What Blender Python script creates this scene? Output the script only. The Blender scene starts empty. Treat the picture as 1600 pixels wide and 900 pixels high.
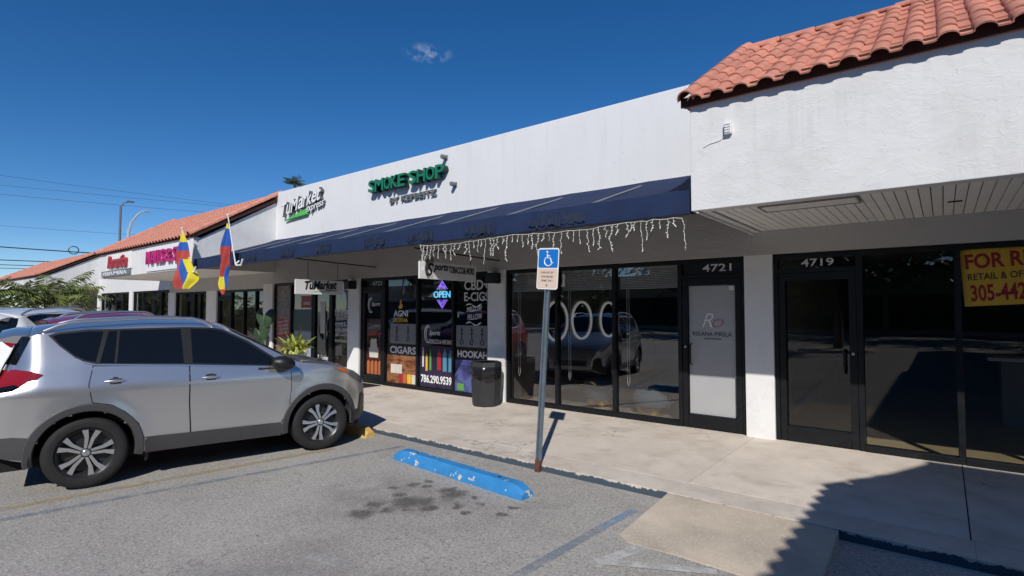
import bpy, bmesh, math, random
from mathutils import Vector, Matrix
from mathutils.geometry import delaunay_2d_cdt
R = math.radians
random.seed(7)
S = bpy.context.scene
COL = S.collection

# ------------------------------------------------------------------ camera
cam_d = bpy.data.cameras.new('camera'); cam = bpy.data.objects.new('camera', cam_d); COL.objects.link(cam)
cam_d.sensor_width = 36.0; cam_d.lens = 845 / 1600 * 36.0; cam_d.clip_start = 0.05; cam_d.clip_end = 2000
cam.location = (0, -7.886, 1.72); cam.rotation_euler = (R(90 + 2.257), 0, R(38.55))
S.camera = cam

# ------------------------------------------------------------------ sky, sun, exposure
SUN_TO = Vector((0.62, -1.0, 0.89)).normalized()
SUN_EL = math.asin(SUN_TO.z); SUN_AZ = math.atan2(SUN_TO.x, SUN_TO.y)
W = bpy.data.worlds.new('World'); S.world = W; W.use_nodes = True
nt = W.node_tree; nt.nodes.clear()
wo = nt.nodes.new('ShaderNodeOutputWorld'); bg = nt.nodes.new('ShaderNodeBackground'); sky = nt.nodes.new('ShaderNodeTexSky')
sky.sky_type = 'NISHITA'; sky.sun_disc = False; sky.sun_elevation = SUN_EL; sky.sun_rotation = SUN_AZ
sky.altitude = 0; sky.air_density = 0.7; sky.dust_density = 0.0; sky.ozone_density = 3.0
bg.inputs['Strength'].default_value = 0.105
# one small wisp of cloud
tc = nt.nodes.new('ShaderNodeTexCoord')
CL = Vector((-0.70, 0.60, 0.0)); 
def cam_dir(px, py):
    yaw, pit = R(38.55), R(2.257)
    f = Vector((-math.sin(yaw) * math.cos(pit), math.cos(yaw) * math.cos(pit), math.sin(pit)))
    r = Vector((math.cos(yaw), math.sin(yaw), 0)); u = r.cross(f)
    return (f + r * (px - 800) / 845 + u * (450 - py) / 845).normalized()
CL = cam_dir(668, 83)
mapn = nt.nodes.new('ShaderNodeVectorMath'); mapn.operation = 'SUBTRACT'; mapn.inputs[1].default_value = CL
scl = nt.nodes.new('ShaderNodeVectorMath'); scl.operation = 'MULTIPLY'; scl.inputs[1].default_value = (22, 22, 62)
ln = nt.nodes.new('ShaderNodeVectorMath'); ln.operation = 'LENGTH'
fo = nt.nodes.new('ShaderNodeMapRange'); fo.inputs[1].default_value = 0.25; fo.inputs[2].default_value = 1.0; fo.inputs[3].default_value = 1.0; fo.inputs[4].default_value = 0.0
nz = nt.nodes.new('ShaderNodeTexNoise'); nz.inputs['Scale'].default_value = 70; nz.inputs['Detail'].default_value = 6
nr = nt.nodes.new('ShaderNodeMapRange'); nr.inputs[1].default_value = 0.46; nr.inputs[2].default_value = 0.7
mu = nt.nodes.new('ShaderNodeMath'); mu.operation = 'MULTIPLY'
mu2 = nt.nodes.new('ShaderNodeMath'); mu2.operation = 'MULTIPLY'; mu2.inputs[1].default_value = 0.38
mix = nt.nodes.new('ShaderNodeMix'); mix.data_type = 'RGBA'; mix.inputs[7].default_value = (7.0, 7.6, 8.6, 1)
hsv = nt.nodes.new('ShaderNodeHueSaturation'); hsv.inputs['Saturation'].default_value = 1.30; hsv.inputs['Hue'].default_value = 0.503
L = nt.links.new
L(tc.outputs['Generated'], mapn.inputs[0]); L(mapn.outputs[0], scl.inputs[0]); L(scl.outputs[0], ln.inputs[0]); L(ln.outputs['Value'], fo.inputs[0])
L(tc.outputs['Generated'], nz.inputs['Vector']); L(nz.outputs['Fac'], nr.inputs[0]); L(nr.outputs[0], mu.inputs[0]); L(fo.outputs[0], mu.inputs[1])
L(mu.outputs[0], mu2.inputs[0]); L(mu2.outputs[0], mix.inputs[0]); L(sky.outputs[0], hsv.inputs['Color']); L(hsv.outputs[0], mix.inputs[6]); L(mix.outputs[2], bg.inputs['Color']); L(bg.outputs[0], wo.inputs[0])
sd = bpy.data.lights.new('sun', 'SUN'); so = bpy.data.objects.new('sun', sd); COL.objects.link(so)
sd.energy = 4.2; sd.angle = R(0.53); sd.color = (1.0, 0.955, 0.89)
so.rotation_euler = SUN_TO.to_track_quat('Z', 'Y').to_euler(); so.location = (10, -20, 20)
S.view_settings.view_transform = 'Standard'; S.view_settings.look = 'None'; S.view_settings.gamma = 1; S.view_settings.exposure = 0.0
S.view_settings.use_curve_mapping = False
S.render.engine = 'CYCLES'; S.cycles.max_bounces = 7; S.cycles.transparent_max_bounces = 16; S.cycles.use_denoising = True
S.cycles.sample_clamp_indirect = 6; S.cycles.caustics_reflective = False; S.cycles.caustics_refractive = False

# ------------------------------------------------------------------ mesh helpers
class MB:
    def __init__(s): s.v = []; s.f = []; s.m = []
    def add(s, vs, fs, mi=0):
        o = len(s.v); s.v += [tuple(v) for v in vs]
        for f in fs: s.f.append(tuple(i + o for i in f)); s.m.append(mi)
        return s
    def box(s, a, b, mi=0):
        (x0, y0, z0), (x1, y1, z1) = a, b
        return s.add([(x0,y0,z0),(x1,y0,z0),(x1,y1,z0),(x0,y1,z0),(x0,y0,z1),(x1,y0,z1),(x1,y1,z1),(x0,y1,z1)],
                     [(0,3,2,1),(4,5,6,7),(0,1,5,4),(1,2,6,5),(2,3,7,6),(3,0,4,7)], mi)
    def quad(s, a, b, c, d, mi=0): return s.add([a,b,c,d], [(0,1,2,3)], mi)
    def tube(s, pts, r, n=6, mi=0, cap=True):
        pts = [Vector(p) for p in pts]; rs = r if isinstance(r, (list, tuple)) else [r]*len(pts)
        vs = []; up = None
        for i, p in enumerate(pts):
            t = (pts[min(i+1, len(pts)-1)] - pts[max(i-1, 0)])
            t = t.normalized() if t.length > 1e-9 else Vector((0,0,1))
            if up is None or abs(up.dot(t)) > .98: up = Vector((0,0,1)) if abs(t.z) < .9 else Vector((1,0,0))
            a = up.cross(t).normalized(); b = t.cross(a).normalized(); up = b
            for k in range(n):
                q = 2*math.pi*k/n; vs.append(p + (a*math.cos(q) + b*math.sin(q))*rs[i])
        fs = []
        for i in range(len(pts)-1):
            for k in range(n):
                k2 = (k+1) % n; fs.append((i*n+k, i*n+k2, (i+1)*n+k2, (i+1)*n+k))
        if cap: fs.append(tuple(range(n-1, -1, -1))); fs.append(tuple((len(pts)-1)*n+k for k in range(n)))
        return s.add(vs, fs, mi)
    def lathe(s, prof, n=24, axis='z', c=(0,0,0), mi=0, ph=0.0):
        vs = []
        for (r, h) in prof:
            for k in range(n):
                q = 2*math.pi*k/n + ph; x, y = r*math.cos(q), r*math.sin(q)
                p = (x,y,h) if axis == 'z' else ((x,h,y) if axis == 'y' else (h,x,y))
                vs.append((p[0]+c[0], p[1]+c[1], p[2]+c[2]))
        fs = []
        for i in range(len(prof)-1):
            for k in range(n): k2 = (k+1) % n; fs.append((i*n+k, i*n+k2, (i+1)*n+k2, (i+1)*n+k))
        return s.add(vs, fs, mi)
    def prism(s, poly, fa, fb, mi=0):
        """poly of 2-D points; fa / fb map a point to the two end faces"""
        n = len(poly)
        s.add([fa(p) for p in poly] + [fb(p) for p in poly], [tuple(range(n-1,-1,-1)), tuple(range(n,2*n))] + [(i,(i+1)%n,n+(i+1)%n,n+i) for i in range(n)], mi)
        return s
    def mesh(s, name, mats, smooth=None, bevel=0):
        me = bpy.data.meshes.new(name); me.from_pydata(s.v, [], s.f)
        for m in (mats if isinstance(mats, (list, tuple)) else [mats]): me.materials.append(m)
        me.polygons.foreach_set('material_index', s.m)
        bm = bmesh.new(); bm.from_mesh(me)
        bmesh.ops.remove_doubles(bm, verts=bm.verts, dist=1e-5)
        bmesh.ops.recalc_face_normals(bm, faces=bm.faces)
        if bevel:
            bmesh.ops.bevel(bm, geom=[e for e in bm.edges if len(e.link_faces) == 2 and e.calc_face_angle(0) > .6], offset=bevel, segments=2, affect='EDGES', profile=.6)
        bm.to_mesh(me); bm.free()
        if smooth is not None:
            me.polygons.foreach_set('use_smooth', [True]*len(me.polygons))
            me.set_sharp_from_angle(angle=R(smooth))
        return me
    def build(s, name, mats, parent=None, smooth=None, bevel=0, loc=None, rot=None):
        return link(name, s.mesh(name, mats, smooth, bevel), parent, loc, rot)

def link(name, data, parent=None, loc=None, rot=None, scale=None):
    o = bpy.data.objects.new(name, data); COL.objects.link(o)
    if parent: o.parent = parent
    if loc: o.location = loc
    if rot: o.rotation_euler = rot
    if scale: o.scale = scale
    return o
def tag(o, label, cat, group=None):
    o['label'] = label; o['category'] = cat
    if group: o['group'] = group
    return o
def thing(name, label, cat, loc=(0,0,0), rz=0, group=None):
    o = link(name, None, None, loc, (0,0,rz)); o.empty_display_size = .1
    return tag(o, label, cat, group)
def struct(o): o['kind'] = 'structure'; return o
def stuff(o): o['kind'] = 'stuff'; return o

# text meshes: map(u, v, w) places them, box = width/height wanted
_txt = {}
def text_uv(s, ext=0.0, bold=0.0, shear=0.0, spacing=1.0):
    key = (s, ext, bold, shear, spacing)
    if key not in _txt:
        cu = bpy.data.curves.new('t', 'FONT'); cu.body = s; cu.size = 1; cu.extrude = ext; cu.offset = bold; cu.shear = shear
        cu.space_character = spacing; cu.resolution_u = 3; cu.align_x = 'LEFT'
        o = bpy.data.objects.new('t', cu); COL.objects.link(o)
        dg = bpy.context.evaluated_depsgraph_get(); me = bpy.data.meshes.new_from_object(o.evaluated_get(dg))
        vs = [v.co.copy() for v in me.vertices]; fs = [tuple(p.vertices) for p in me.polygons]
        bpy.data.objects.remove(o); bpy.data.curves.remove(cu); bpy.data.meshes.remove(me)
        x0 = min(v.x for v in vs); x1 = max(v.x for v in vs); y0 = min(v.y for v in vs); y1 = max(v.y for v in vs)
        _txt[key] = ([((v.x-x0)/(x1-x0), (v.y-y0)/(y1-y0), v.z) for v in vs], fs)
    return _txt[key]
def front(y): return lambda u, v, w: (u, y - w, v)              # faces -Y (towards the parking lot)
def blade(x): return lambda u, v, w: (x + w, u, v)              # faces +X, reads along +Y
def text(name, s, box, mp, mat, parent=None, depth=0.0, bold=0.0, shear=0.0, spacing=1.0, slope=0.0, side=None):
    u0, v0, u1, v1 = box
    vs, fs = text_uv(s, 1.0 if depth else 0.0, bold, shear, spacing)
    mb = MB()
    P = [mp(u0 + (u1-u0)*a, v0 + (v1-v0)*b + slope*(u1-u0)*a, (c*.5+.5)*depth) for a, b, c in vs]
    mb.add(P, fs)
    me = bpy.data.meshes.new(name); me.from_pydata(P, [], fs); me.materials.append(mat)
    if side:
        me.materials.append(side)
        n = Vector(mp(0,0,1)) - Vector(mp(0,0,0)); me.update()
        for p in me.polygons: p.material_index = 0 if p.normal.dot(n) > .7 else 1
    return link(name, me, parent)

# ------------------------------------------------------------------ materials
def N(t, kind, **kw):
    n = t.nodes.new(kind)
    for k, v in kw.items(): setattr(n, k, v)
    return n
def mat(name, col, rough=.6, metal=0.0, var=.12, scale=3.0, bump=0.0, bscale=60.0, coat=0.0, spec=.5, rand=0.0, emit=None, estr=0, dirt=0.0, dirtcol=(.12,.1,.08), dscale=2.0, detail=6):
    m = bpy.data.materials.new(name); m.use_nodes = True; t = m.node_tree; b = t.nodes['Principled BSDF']
    b.inputs['Roughness'].default_value = rough; b.inputs['Metallic'].default_value = metal
    b.inputs['Coat Weight'].default_value = coat; b.inputs['Coat Roughness'].default_value = .05; b.inputs['Specular IOR Level'].default_value = spec
    g = N(t, 'ShaderNodeNewGeometry'); pos = g.outputs['Position']
    nz = N(t, 'ShaderNodeTexNoise'); nz.inputs['Scale'].default_value = scale; nz.inputs['Detail'].default_value = detail; nz.inputs['Roughness'].default_value = .6
    t.links.new(pos, nz.inputs['Vector'])
    mr = N(t, 'ShaderNodeMapRange'); mr.inputs[1].default_value = .3; mr.inputs[2].default_value = .7; mr.inputs[3].default_value = 1-var; mr.inputs[4].default_value = 1+var
    t.links.new(nz.outputs['Fac'], mr.inputs[0]); val = mr.outputs[0]
    if rand:
        oi = N(t, 'ShaderNodeObjectInfo'); r2 = N(t, 'ShaderNodeMapRange'); r2.inputs[3].default_value = 1-rand; r2.inputs[4].default_value = 1+rand
        t.links.new(oi.outputs['Random'], r2.inputs[0]); mm = N(t, 'ShaderNodeMath', operation='MULTIPLY'); t.links.new(val, mm.inputs[0]); t.links.new(r2.outputs[0], mm.inputs[1]); val = mm.outputs[0]
    vm = N(t, 'ShaderNodeVectorMath', operation='SCALE'); vm.inputs[0].default_value = col; t.links.new(val, vm.inputs['Scale'])
    c = vm.outputs[0]
    if dirt:
        n2 = N(t, 'ShaderNodeTexNoise'); n2.inputs['Scale'].default_value = dscale; n2.inputs['Detail'].default_value = 8; n2.inputs['Roughness'].default_value = .7
        t.links.new(pos, n2.inputs['Vector'])
        r3 = N(t, 'ShaderNodeMapRange'); r3.inputs[1].default_value = .5; r3.inputs[2].default_value = .75; r3.inputs[3].default_value = 0; r3.inputs[4].default_value = dirt
        t.links.new(n2.outputs['Fac'], r3.inputs[0]); mx = N(t, 'ShaderNodeMix', data_type='RGBA'); mx.inputs[7].default_value = (*dirtcol, 1)
        t.links.new(r3.outputs[0], mx.inputs[0]); t.links.new(c, mx.inputs[6]); c = mx.outputs[2]
    t.links.new(c, b.inputs['Base Color'])
    if bump:
        n3 = N(t, 'ShaderNodeTexNoise'); n3.inputs['Scale'].default_value = bscale; n3.inputs['Detail'].default_value = 4
        t.links.new(pos, n3.inputs['Vector']); bp = N(t, 'ShaderNodeBump'); bp.inputs['Strength'].default_value = bump; bp.inputs['Distance'].default_value = .01
        t.links.new(n3.outputs['Fac'], bp.inputs['Height']); t.links.new(bp.outputs[0], b.inputs['Normal'])
    if emit: b.inputs['Emission Color'].default_value = (*emit, 1); b.inputs['Emission Strength'].default_value = estr
    return m
def principled(m): return m.node_tree.nodes['Principled BSDF']

def stucco(name, col, strength=.5, dirt=.12):
    """hand-trowelled stucco: flat patches with raised knife edges plus fine sand grain"""
    m = mat(name, col, .85, var=.035, scale=1.3, dirt=dirt, dirtcol=(.42,.40,.38), dscale=1.7, spec=.25)
    t = m.node_tree; g = N(t, 'ShaderNodeNewGeometry')
    mp = N(t, 'ShaderNodeMapping'); mp.inputs['Scale'].default_value = (1.0, 1.0, 1.7); t.links.new(g.outputs['Position'], mp.inputs['Vector'])
    d = N(t, 'ShaderNodeTexNoise'); d.inputs['Scale'].default_value = 3.0; d.inputs['Detail'].default_value = 5; t.links.new(mp.outputs[0], d.inputs['Vector'])
    r = N(t, 'ShaderNodeMapRange'); r.inputs[1].default_value = .47; r.inputs[2].default_value = .53; t.links.new(d.outputs['Fac'], r.inputs[0])
    d2 = N(t, 'ShaderNodeTexNoise'); d2.inputs['Scale'].default_value = 7.0; d2.inputs['Detail'].default_value = 7; d2.inputs['Distortion'].default_value = 1.2; t.links.new(mp.outputs[0], d2.inputs['Vector'])
    r2 = N(t, 'ShaderNodeMapRange'); r2.inputs[1].default_value = .52; r2.inputs[2].default_value = .56; t.links.new(d2.outputs['Fac'], r2.inputs[0])
    f = N(t, 'ShaderNodeTexNoise'); f.inputs['Scale'].default_value = 90; f.inputs['Detail'].default_value = 3; t.links.new(g.outputs['Position'], f.inputs['Vector'])
    a = N(t, 'ShaderNodeMath', operation='ADD'); t.links.new(r.outputs[0], a.inputs[0]); t.links.new(r2.outputs[0], a.inputs[1])
    a2 = N(t, 'ShaderNodeMath', operation='MULTIPLY_ADD'); a2.inputs[1].default_value = .5; t.links.new(f.outputs['Fac'], a2.inputs[0]); t.links.new(a.outputs[0], a2.inputs[2])
    bp = N(t, 'ShaderNodeBump'); bp.inputs['Strength'].default_value = strength; bp.inputs['Distance'].default_value = .006
    t.links.new(a2.outputs[0], bp.inputs['Height']); t.links.new(bp.outputs[0], principled(m).inputs['Normal'])
    return m
def glass(name, tint=.6, refl=1.0, ior=1.75, col=(1,1,1)):
    m = bpy.data.materials.new(name); m.use_nodes = True; t = m.node_tree; t.nodes.clear()
    o = N(t, 'ShaderNodeOutputMaterial'); mx = N(t, 'ShaderNodeMixShader'); tr = N(t, 'ShaderNodeBsdfTransparent'); gl = N(t, 'ShaderNodeBsdfGlossy'); fr = N(t, 'ShaderNodeFresnel')
    tr.inputs[0].default_value = (tint*col[0], tint*col[1], tint*col[2], 1); gl.inputs['Roughness'].default_value = 0.0; gl.inputs[0].default_value = (refl, refl, refl, 1); fr.inputs[0].default_value = ior
    g = N(t, 'ShaderNodeNewGeometry'); nz = N(t, 'ShaderNodeTexNoise'); nz.inputs['Scale'].default_value = 1.1; nz.inputs['Detail'].default_value = 1; t.links.new(g.outputs['Position'], nz.inputs['Vector'])
    bp = N(t, 'ShaderNodeBump'); bp.inputs['Strength'].default_value = .035; bp.inputs['Distance'].default_value = .05; t.links.new(nz.outputs['Fac'], bp.inputs['Height']); t.links.new(bp.outputs[0], gl.inputs['Normal'])
    # the same reflectance on both faces of the sheet
    sel = N(t, 'ShaderNodeMix', data_type='FLOAT'); sel.inputs[2].default_value = ior; sel.inputs[3].default_value = 1/ior; t.links.new(g.outputs['Backfacing'], sel.inputs[0]); t.links.new(sel.outputs[0], fr.inputs[0])
    t.links.new(fr.outputs[0], mx.inputs[0]); t.links.new(tr.outputs[0], mx.inputs[1]); t.links.new(gl.outputs[0], mx.inputs[2]); t.links.new(mx.outputs[0], o.inputs[0])
    return m
def faded(name, col, thr=.5, soft=.2, scale=9, rough=.8):
    """worn road paint: the noise mask lets the asphalt show through"""
    m = mat(name, col, rough, var=.15, scale=12)
    t = m.node_tree; g = N(t, 'ShaderNodeNewGeometry'); n = N(t, 'ShaderNodeTexNoise'); n.inputs['Scale'].default_value = scale; n.inputs['Detail'].default_value = 9; n.inputs['Roughness'].default_value = .75
    t.links.new(g.outputs['Position'], n.inputs['Vector']); r = N(t, 'ShaderNodeMapRange'); r.inputs[1].default_value = thr-soft; r.inputs[2].default_value = thr+soft; t.links.new(n.outputs['Fac'], r.inputs[0])
    t.links.new(r.outputs[0], principled(m).inputs['Alpha'])
    return m

M = {}
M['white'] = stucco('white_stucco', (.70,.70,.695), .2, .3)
M['smoothwhite'] = mat('painted_wall', (.71,.71,.71), .8, var=.02, scale=.8, bump=.12, bscale=45, spec=.25, dirt=.12, dirtcol=(.5,.48,.46), dscale=.7)
def streaks(m, amt, col=(.42,.40,.37)):
    t = m.node_tree; b = principled(m); src = b.inputs['Base Color'].links[0].from_socket; g = N(t, 'ShaderNodeNewGeometry')
    mp = N(t, 'ShaderNodeMapping'); mp.inputs['Scale'].default_value = (5.0, 5.0, .35); t.links.new(g.outputs['Position'], mp.inputs['Vector'])
    n = N(t, 'ShaderNodeTexNoise'); n.inputs['Scale'].default_value = 1.6; n.inputs['Detail'].default_value = 7; n.inputs['Roughness'].default_value = .65; t.links.new(mp.outputs[0], n.inputs['Vector'])
    n2 = N(t, 'ShaderNodeTexNoise'); n2.inputs['Scale'].default_value = .5; n2.inputs['Detail'].default_value = 3; t.links.new(g.outputs['Position'], n2.inputs['Vector'])
    r = N(t, 'ShaderNodeMapRange'); r.inputs[1].default_value = .5; r.inputs[2].default_value = .75; r.inputs[4].default_value = amt; t.links.new(n.outputs['Fac'], r.inputs[0])
    r2 = N(t, 'ShaderNodeMapRange'); r2.inputs[1].default_value = .42; r2.inputs[2].default_value = .62; t.links.new(n2.outputs['Fac'], r2.inputs[0])
    mm = N(t, 'ShaderNodeMath', operation='MULTIPLY'); t.links.new(r.outputs[0], mm.inputs[0]); t.links.new(r2.outputs[0], mm.inputs[1])
    # small dark scuffs
    v = N(t, 'ShaderNodeTexNoise'); v.inputs['Scale'].default_value = 26; v.inputs['Detail'].default_value = 4; t.links.new(g.outputs['Position'], v.inputs['Vector'])
    r3 = N(t, 'ShaderNodeMapRange'); r3.inputs[1].default_value = .69; r3.inputs[2].default_value = .74; r3.inputs[4].default_value = .5; t.links.new(v.outputs['Fac'], r3.inputs[0])
    mxx = N(t, 'ShaderNodeMath', operation='MAXIMUM'); t.links.new(mm.outputs[0], mxx.inputs[0]); t.links.new(r3.outputs[0], mxx.inputs[1])
    mx = N(t, 'ShaderNodeMix', data_type='RGBA'); mx.inputs[7].default_value = (*col, 1); t.links.new(mxx.outputs[0], mx.inputs[0]); t.links.new(src, mx.inputs[6]); t.links.new(mx.outputs[2], b.inputs['Base Color'])
streaks(M['white'], .35); streaks(M['smoothwhite'], .28)
M['greywall'] = stucco('grey_stucco', (.50,.49,.475), .3)  # greyer than the white stucco; carries canopy shade on the header walls
M['column'] = mat('column_paint', (.78,.78,.77), .8, var=.03, bump=.2, bscale=70, dirt=.25, dirtcol=(.4,.38,.36), dscale=5)
M['soffit'] = mat('soffit_board', (.84,.825,.79), .6, var=.05, scale=4, rand=.05)
M['gap'] = mat('dark_gap', (.03,.028,.025), .9)
M['tile'] = mat('clay_tile', (.54,.225,.155), .8, var=.16, scale=6, rand=.13, bump=.3, bscale=70, dirt=.35, dirtcol=(.30,.16,.13), dscale=5)
M['tileunder'] = mat('tile_underlay', (.05,.018,.014), .9)
M['mortar'] = mat('ridge_mortar', (.75,.70,.66), .9, bump=.5, bscale=30)
M['frame'] = mat('black_aluminium', (.009,.010,.012), .45, var=.2, scale=14, spec=.25, dirt=.25, dirtcol=(.04,.04,.04), dscale=8)
M['frame_grey'] = mat('grey_aluminium', (.16,.18,.19), .4, var=.15, scale=10)
M['glass'] = glass('shop_glass', .84, ior=1.72)
M['glasssalon'] = glass('salon_glass', .84, ior=1.95)
M['glassdark'] = glass('tinted_glass', .82, ior=1.5)
M['interior'] = mat('interior_wall', (.30,.28,.25), .9, var=.1)
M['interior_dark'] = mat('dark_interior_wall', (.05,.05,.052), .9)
M['floor_tan'] = mat('vinyl_floor', (.46,.37,.20), .5, var=.12, scale=5)
M['floor_grey'] = mat('shop_floor', (.36,.31,.26), .35, var=.12, scale=4)
M['awning'] = mat('navy_canvas', (.019,.033,.082), .85, var=.10, scale=4, bump=.2, bscale=400, spec=.15, dirt=.2, dirtcol=(.03,.04,.085), dscale=2.5)
M['patch'] = mat('bare_canvas_patch', (.016,.026,.056), .85, var=.35, scale=14)
M['black'] = mat('black_plastic', (.012,.012,.013), .45)
M['rubber'] = mat('tyre_rubber', (.013,.013,.014), .8, var=.25, scale=20, bump=.2, bscale=150)
M['chrome'] = mat('bare_metal', (.55,.56,.58), .3, metal=1.0)
M['whitep'] = mat('white_plastic', (.78,.78,.76), .5, var=.04)
M['whitet'] = mat('white_vinyl', (.80,.80,.80), .5, var=.05)
M['greyvinyl'] = mat('grey_vinyl', (.72,.73,.74), .5, var=.05)
M['blackt'] = mat('black_vinyl', (.012,.012,.014), .5)

# ------------------------------------------------------------------ ground
OIL = [(-4.292, -4.124, 0.061), (-4.243, -3.949, 0.047), (-4.136, -4.076, 0.048), (-3.765, -4.076, 0.13), (-3.882, -4.027, 0.08), (-4.37, -4.329, 0.052), (-3.941, -4.476, 0.15), (-3.824, -4.388, 0.09), (-4.039, -4.924, 0.11), (-3.512, -4.281, 0.065), (-3.795, -4.622, 0.046), (-3.931, -4.749, 0.059), (-3.541, -3.998, 0.034), (-3.356, -4.339, 0.031), (-3.385, -4.115, 0.03), (-3.092, -3.988, 0.037), (-3.063, -4.183, 0.054), (-4.126, -4.729, 0.081), (-4.175, -4.417, 0.057), (-3.687, -4.466, 0.08)]
def asphalt_mat():
    m = bpy.data.materials.new('worn_asphalt'); m.use_nodes = True; t = m.node_tree; b = principled(m); b.inputs['Roughness'].default_value = .9; b.inputs['Specular IOR Level'].default_value = .25
    g = N(t, 'ShaderNodeNewGeometry'); P = g.outputs['Position']
    def noise(s, d=6, r=.6, dis=0):
        n = N(t, 'ShaderNodeTexNoise'); n.inputs['Scale'].default_value = s; n.inputs['Detail'].default_value = d; n.inputs['Roughness'].default_value = r; n.inputs['Distortion'].default_value = dis; t.links.new(P, n.inputs['Vector']); return n.outputs['Fac']
    def rng(i, a, b_, c=0., d=1.):
        r = N(t, 'ShaderNodeMapRange'); r.inputs[1].default_value = a; r.inputs[2].default_value = b_; r.inputs[3].default_value = c; r.inputs[4].default_value = d; t.links.new(i, r.inputs[0]); return r.outputs[0]
    def mth(op, a, b_):
        n = N(t, 'ShaderNodeMath', operation=op)
        for k, q in enumerate((a, b_)):
            if isinstance(q, (int, float)): n.inputs[k].default_value = q
            else: t.links.new(q, n.inputs[k])
        return n.outputs[0]
    def mixc(f, a, col):
        n = N(t, 'ShaderNodeMix', data_type='RGBA'); t.links.new(f, n.inputs[0])
        if isinstance(a, tuple): n.inputs[6].default_value = (*a, 1)
        else: t.links.new(a, n.inputs[6])
        n.inputs[7].default_value = (*col, 1); return n.outputs[2]
    c = mixc(rng(noise(.55, 5), .3, .7), (.315,.298,.272), (.42,.398,.366))
    c = mixc(rng(noise(44, 3, .75), .49, .70, 0, .85), c, (.14,.133,.125))         # dark grains
    c = mixc(rng(noise(52, 3, .8), .52, .68, 0, .85), c, (.66,.63,.58))          # pale grains
    c = mixc(rng(noise(18, 5, .75), .52, .74, 0, .4), c, (.19,.18,.17))
    c = mixc(rng(noise(2.4, 8, .7, .6), .54, .74, 0, .4), c, (.19,.18,.17))     # broad wear
    # scattered drips
    for sc_, th, am in ((3.1, .045, .85), (7.5, .07, .8)):
        v = N(t, 'ShaderNodeTexVoronoi'); v.inputs['Scale'].default_value = sc_; t.links.new(P, v.inputs['Vector'])
        sep = N(t, 'ShaderNodeSeparateColor'); t.links.new(v.outputs['Color'], sep.inputs[0])
        spot = mth('MULTIPLY', rng(v.outputs['Distance'], th*.6, th, 1, 0), rng(sep.outputs[0], .55, .6))
        c = mixc(mth('MULTIPLY', spot, am), c, (.035,.033,.032))
    # oil stain by the blue wheel stop: an irregular patch with its own outline
    sp = N(t, 'ShaderNodeSeparateXYZ'); t.links.new(P, sp.inputs[0])
    def blob(cx, cy, rx, ry):
        dx = mth('DIVIDE', mth('SUBTRACT', sp.outputs[0], cx), rx); dy = mth('DIVIDE', mth('SUBTRACT', sp.outputs[1], cy), ry)
        return rng(mth('ADD', mth('MULTIPLY', dx, dx), mth('MULTIPLY', dy, dy)), 0, 1, 1, 0)
    nd = N(t, 'ShaderNodeTexNoise'); nd.inputs['Scale'].default_value = 9; nd.inputs['Detail'].default_value = 5; t.links.new(P, nd.inputs['Vector'])
    sx = mth('MULTIPLY_ADD', nd.outputs['Fac'], .16); sx.node.inputs[2].default_value = -.08
    sepn = N(t, 'ShaderNodeSeparateColor'); t.links.new(nd.outputs['Color'], sepn.inputs[0])
    X_ = mth('ADD', sp.outputs[0], mth('MULTIPLY', mth('SUBTRACT', sepn.outputs[0], .5), .22)); Y_ = mth('ADD', sp.outputs[1], mth('MULTIPLY', mth('SUBTRACT', sepn.outputs[1], .5), .22))
    tot = None
    for bx, by, br in OIL:
        dx = mth('SUBTRACT', X_, bx); dy = mth('SUBTRACT', Y_, by)
        d2 = mth('ADD', mth('MULTIPLY', dx, dx), mth('MULTIPLY', dy, dy))
        e = rng(mth('DIVIDE', d2, br*br*1.25), .15, 1.5, 1, 0); tot = e if tot is None else mth('MAXIMUM', tot, e)
    grain = rng(noise(60, 3, .7), .30, .62, .45, 1)
    c = mixc(mth('MULTIPLY', mth('MULTIPLY', tot, grain), .9), c, (.042,.039,.037))
    st2 = mth('MULTIPLY', blob(-4.1, -4.45, 1.25, .75), rng(noise(2.2, 5, .6), .40, .66))
    c = mixc(mth('MULTIPLY', st2, .72), c, (.13,.124,.118))
    st3 = mth('MULTIPLY', blob(-3.4, -6.0, 2.6, 1.1), rng(noise(.9, 4), .45, .65))
    c = mixc(mth('MULTIPLY', st3, .5), c, (.17,.163,.155))
    # hairline cracks
    vc = N(t, 'ShaderNodeTexVoronoi', feature='DISTANCE_TO_EDGE'); vc.inputs['Scale'].default_value = .55; vc.inputs['Randomness'].default_value = 1
    mpv = N(t, 'ShaderNodeVectorMath', operation='ADD'); sc3 = N(t, 'ShaderNodeVectorMath', operation='SCALE'); sc3.inputs['Scale'].default_value = .35; t.links.new(nd.outputs['Color'], sc3.inputs[0]); t.links.new(P, mpv.inputs[0]); t.links.new(sc3.outputs[0], mpv.inputs[1]); t.links.new(mpv.outputs[0], vc.inputs['Vector'])
    crack = mth('MULTIPLY', rng(vc.outputs['Distance'], .0015, .005, 1, 0), rng(noise(.8, 3), .50, .58))
    c = mixc(mth('MULTIPLY', crack, .32), c, (.07,.066,.062))
    t.links.new(c, b.inputs['Base Color'])
    bp = N(t, 'ShaderNodeBump'); bp.inputs['Strength'].default_value = .55; bp.inputs['Distance'].default_value = .006
    t.links.new(noise(120, 3, .6), bp.inputs['Height']); t.links.new(bp.outputs[0], b.inputs['Normal'])
    return m
M['asphalt'] = asphalt_mat()
GZ = -.075
struct(MB().quad((-400,-400,GZ),(400,-400,GZ),(400,400,GZ),(-400,400,GZ)).build('parking_lot', M['asphalt']))

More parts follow.
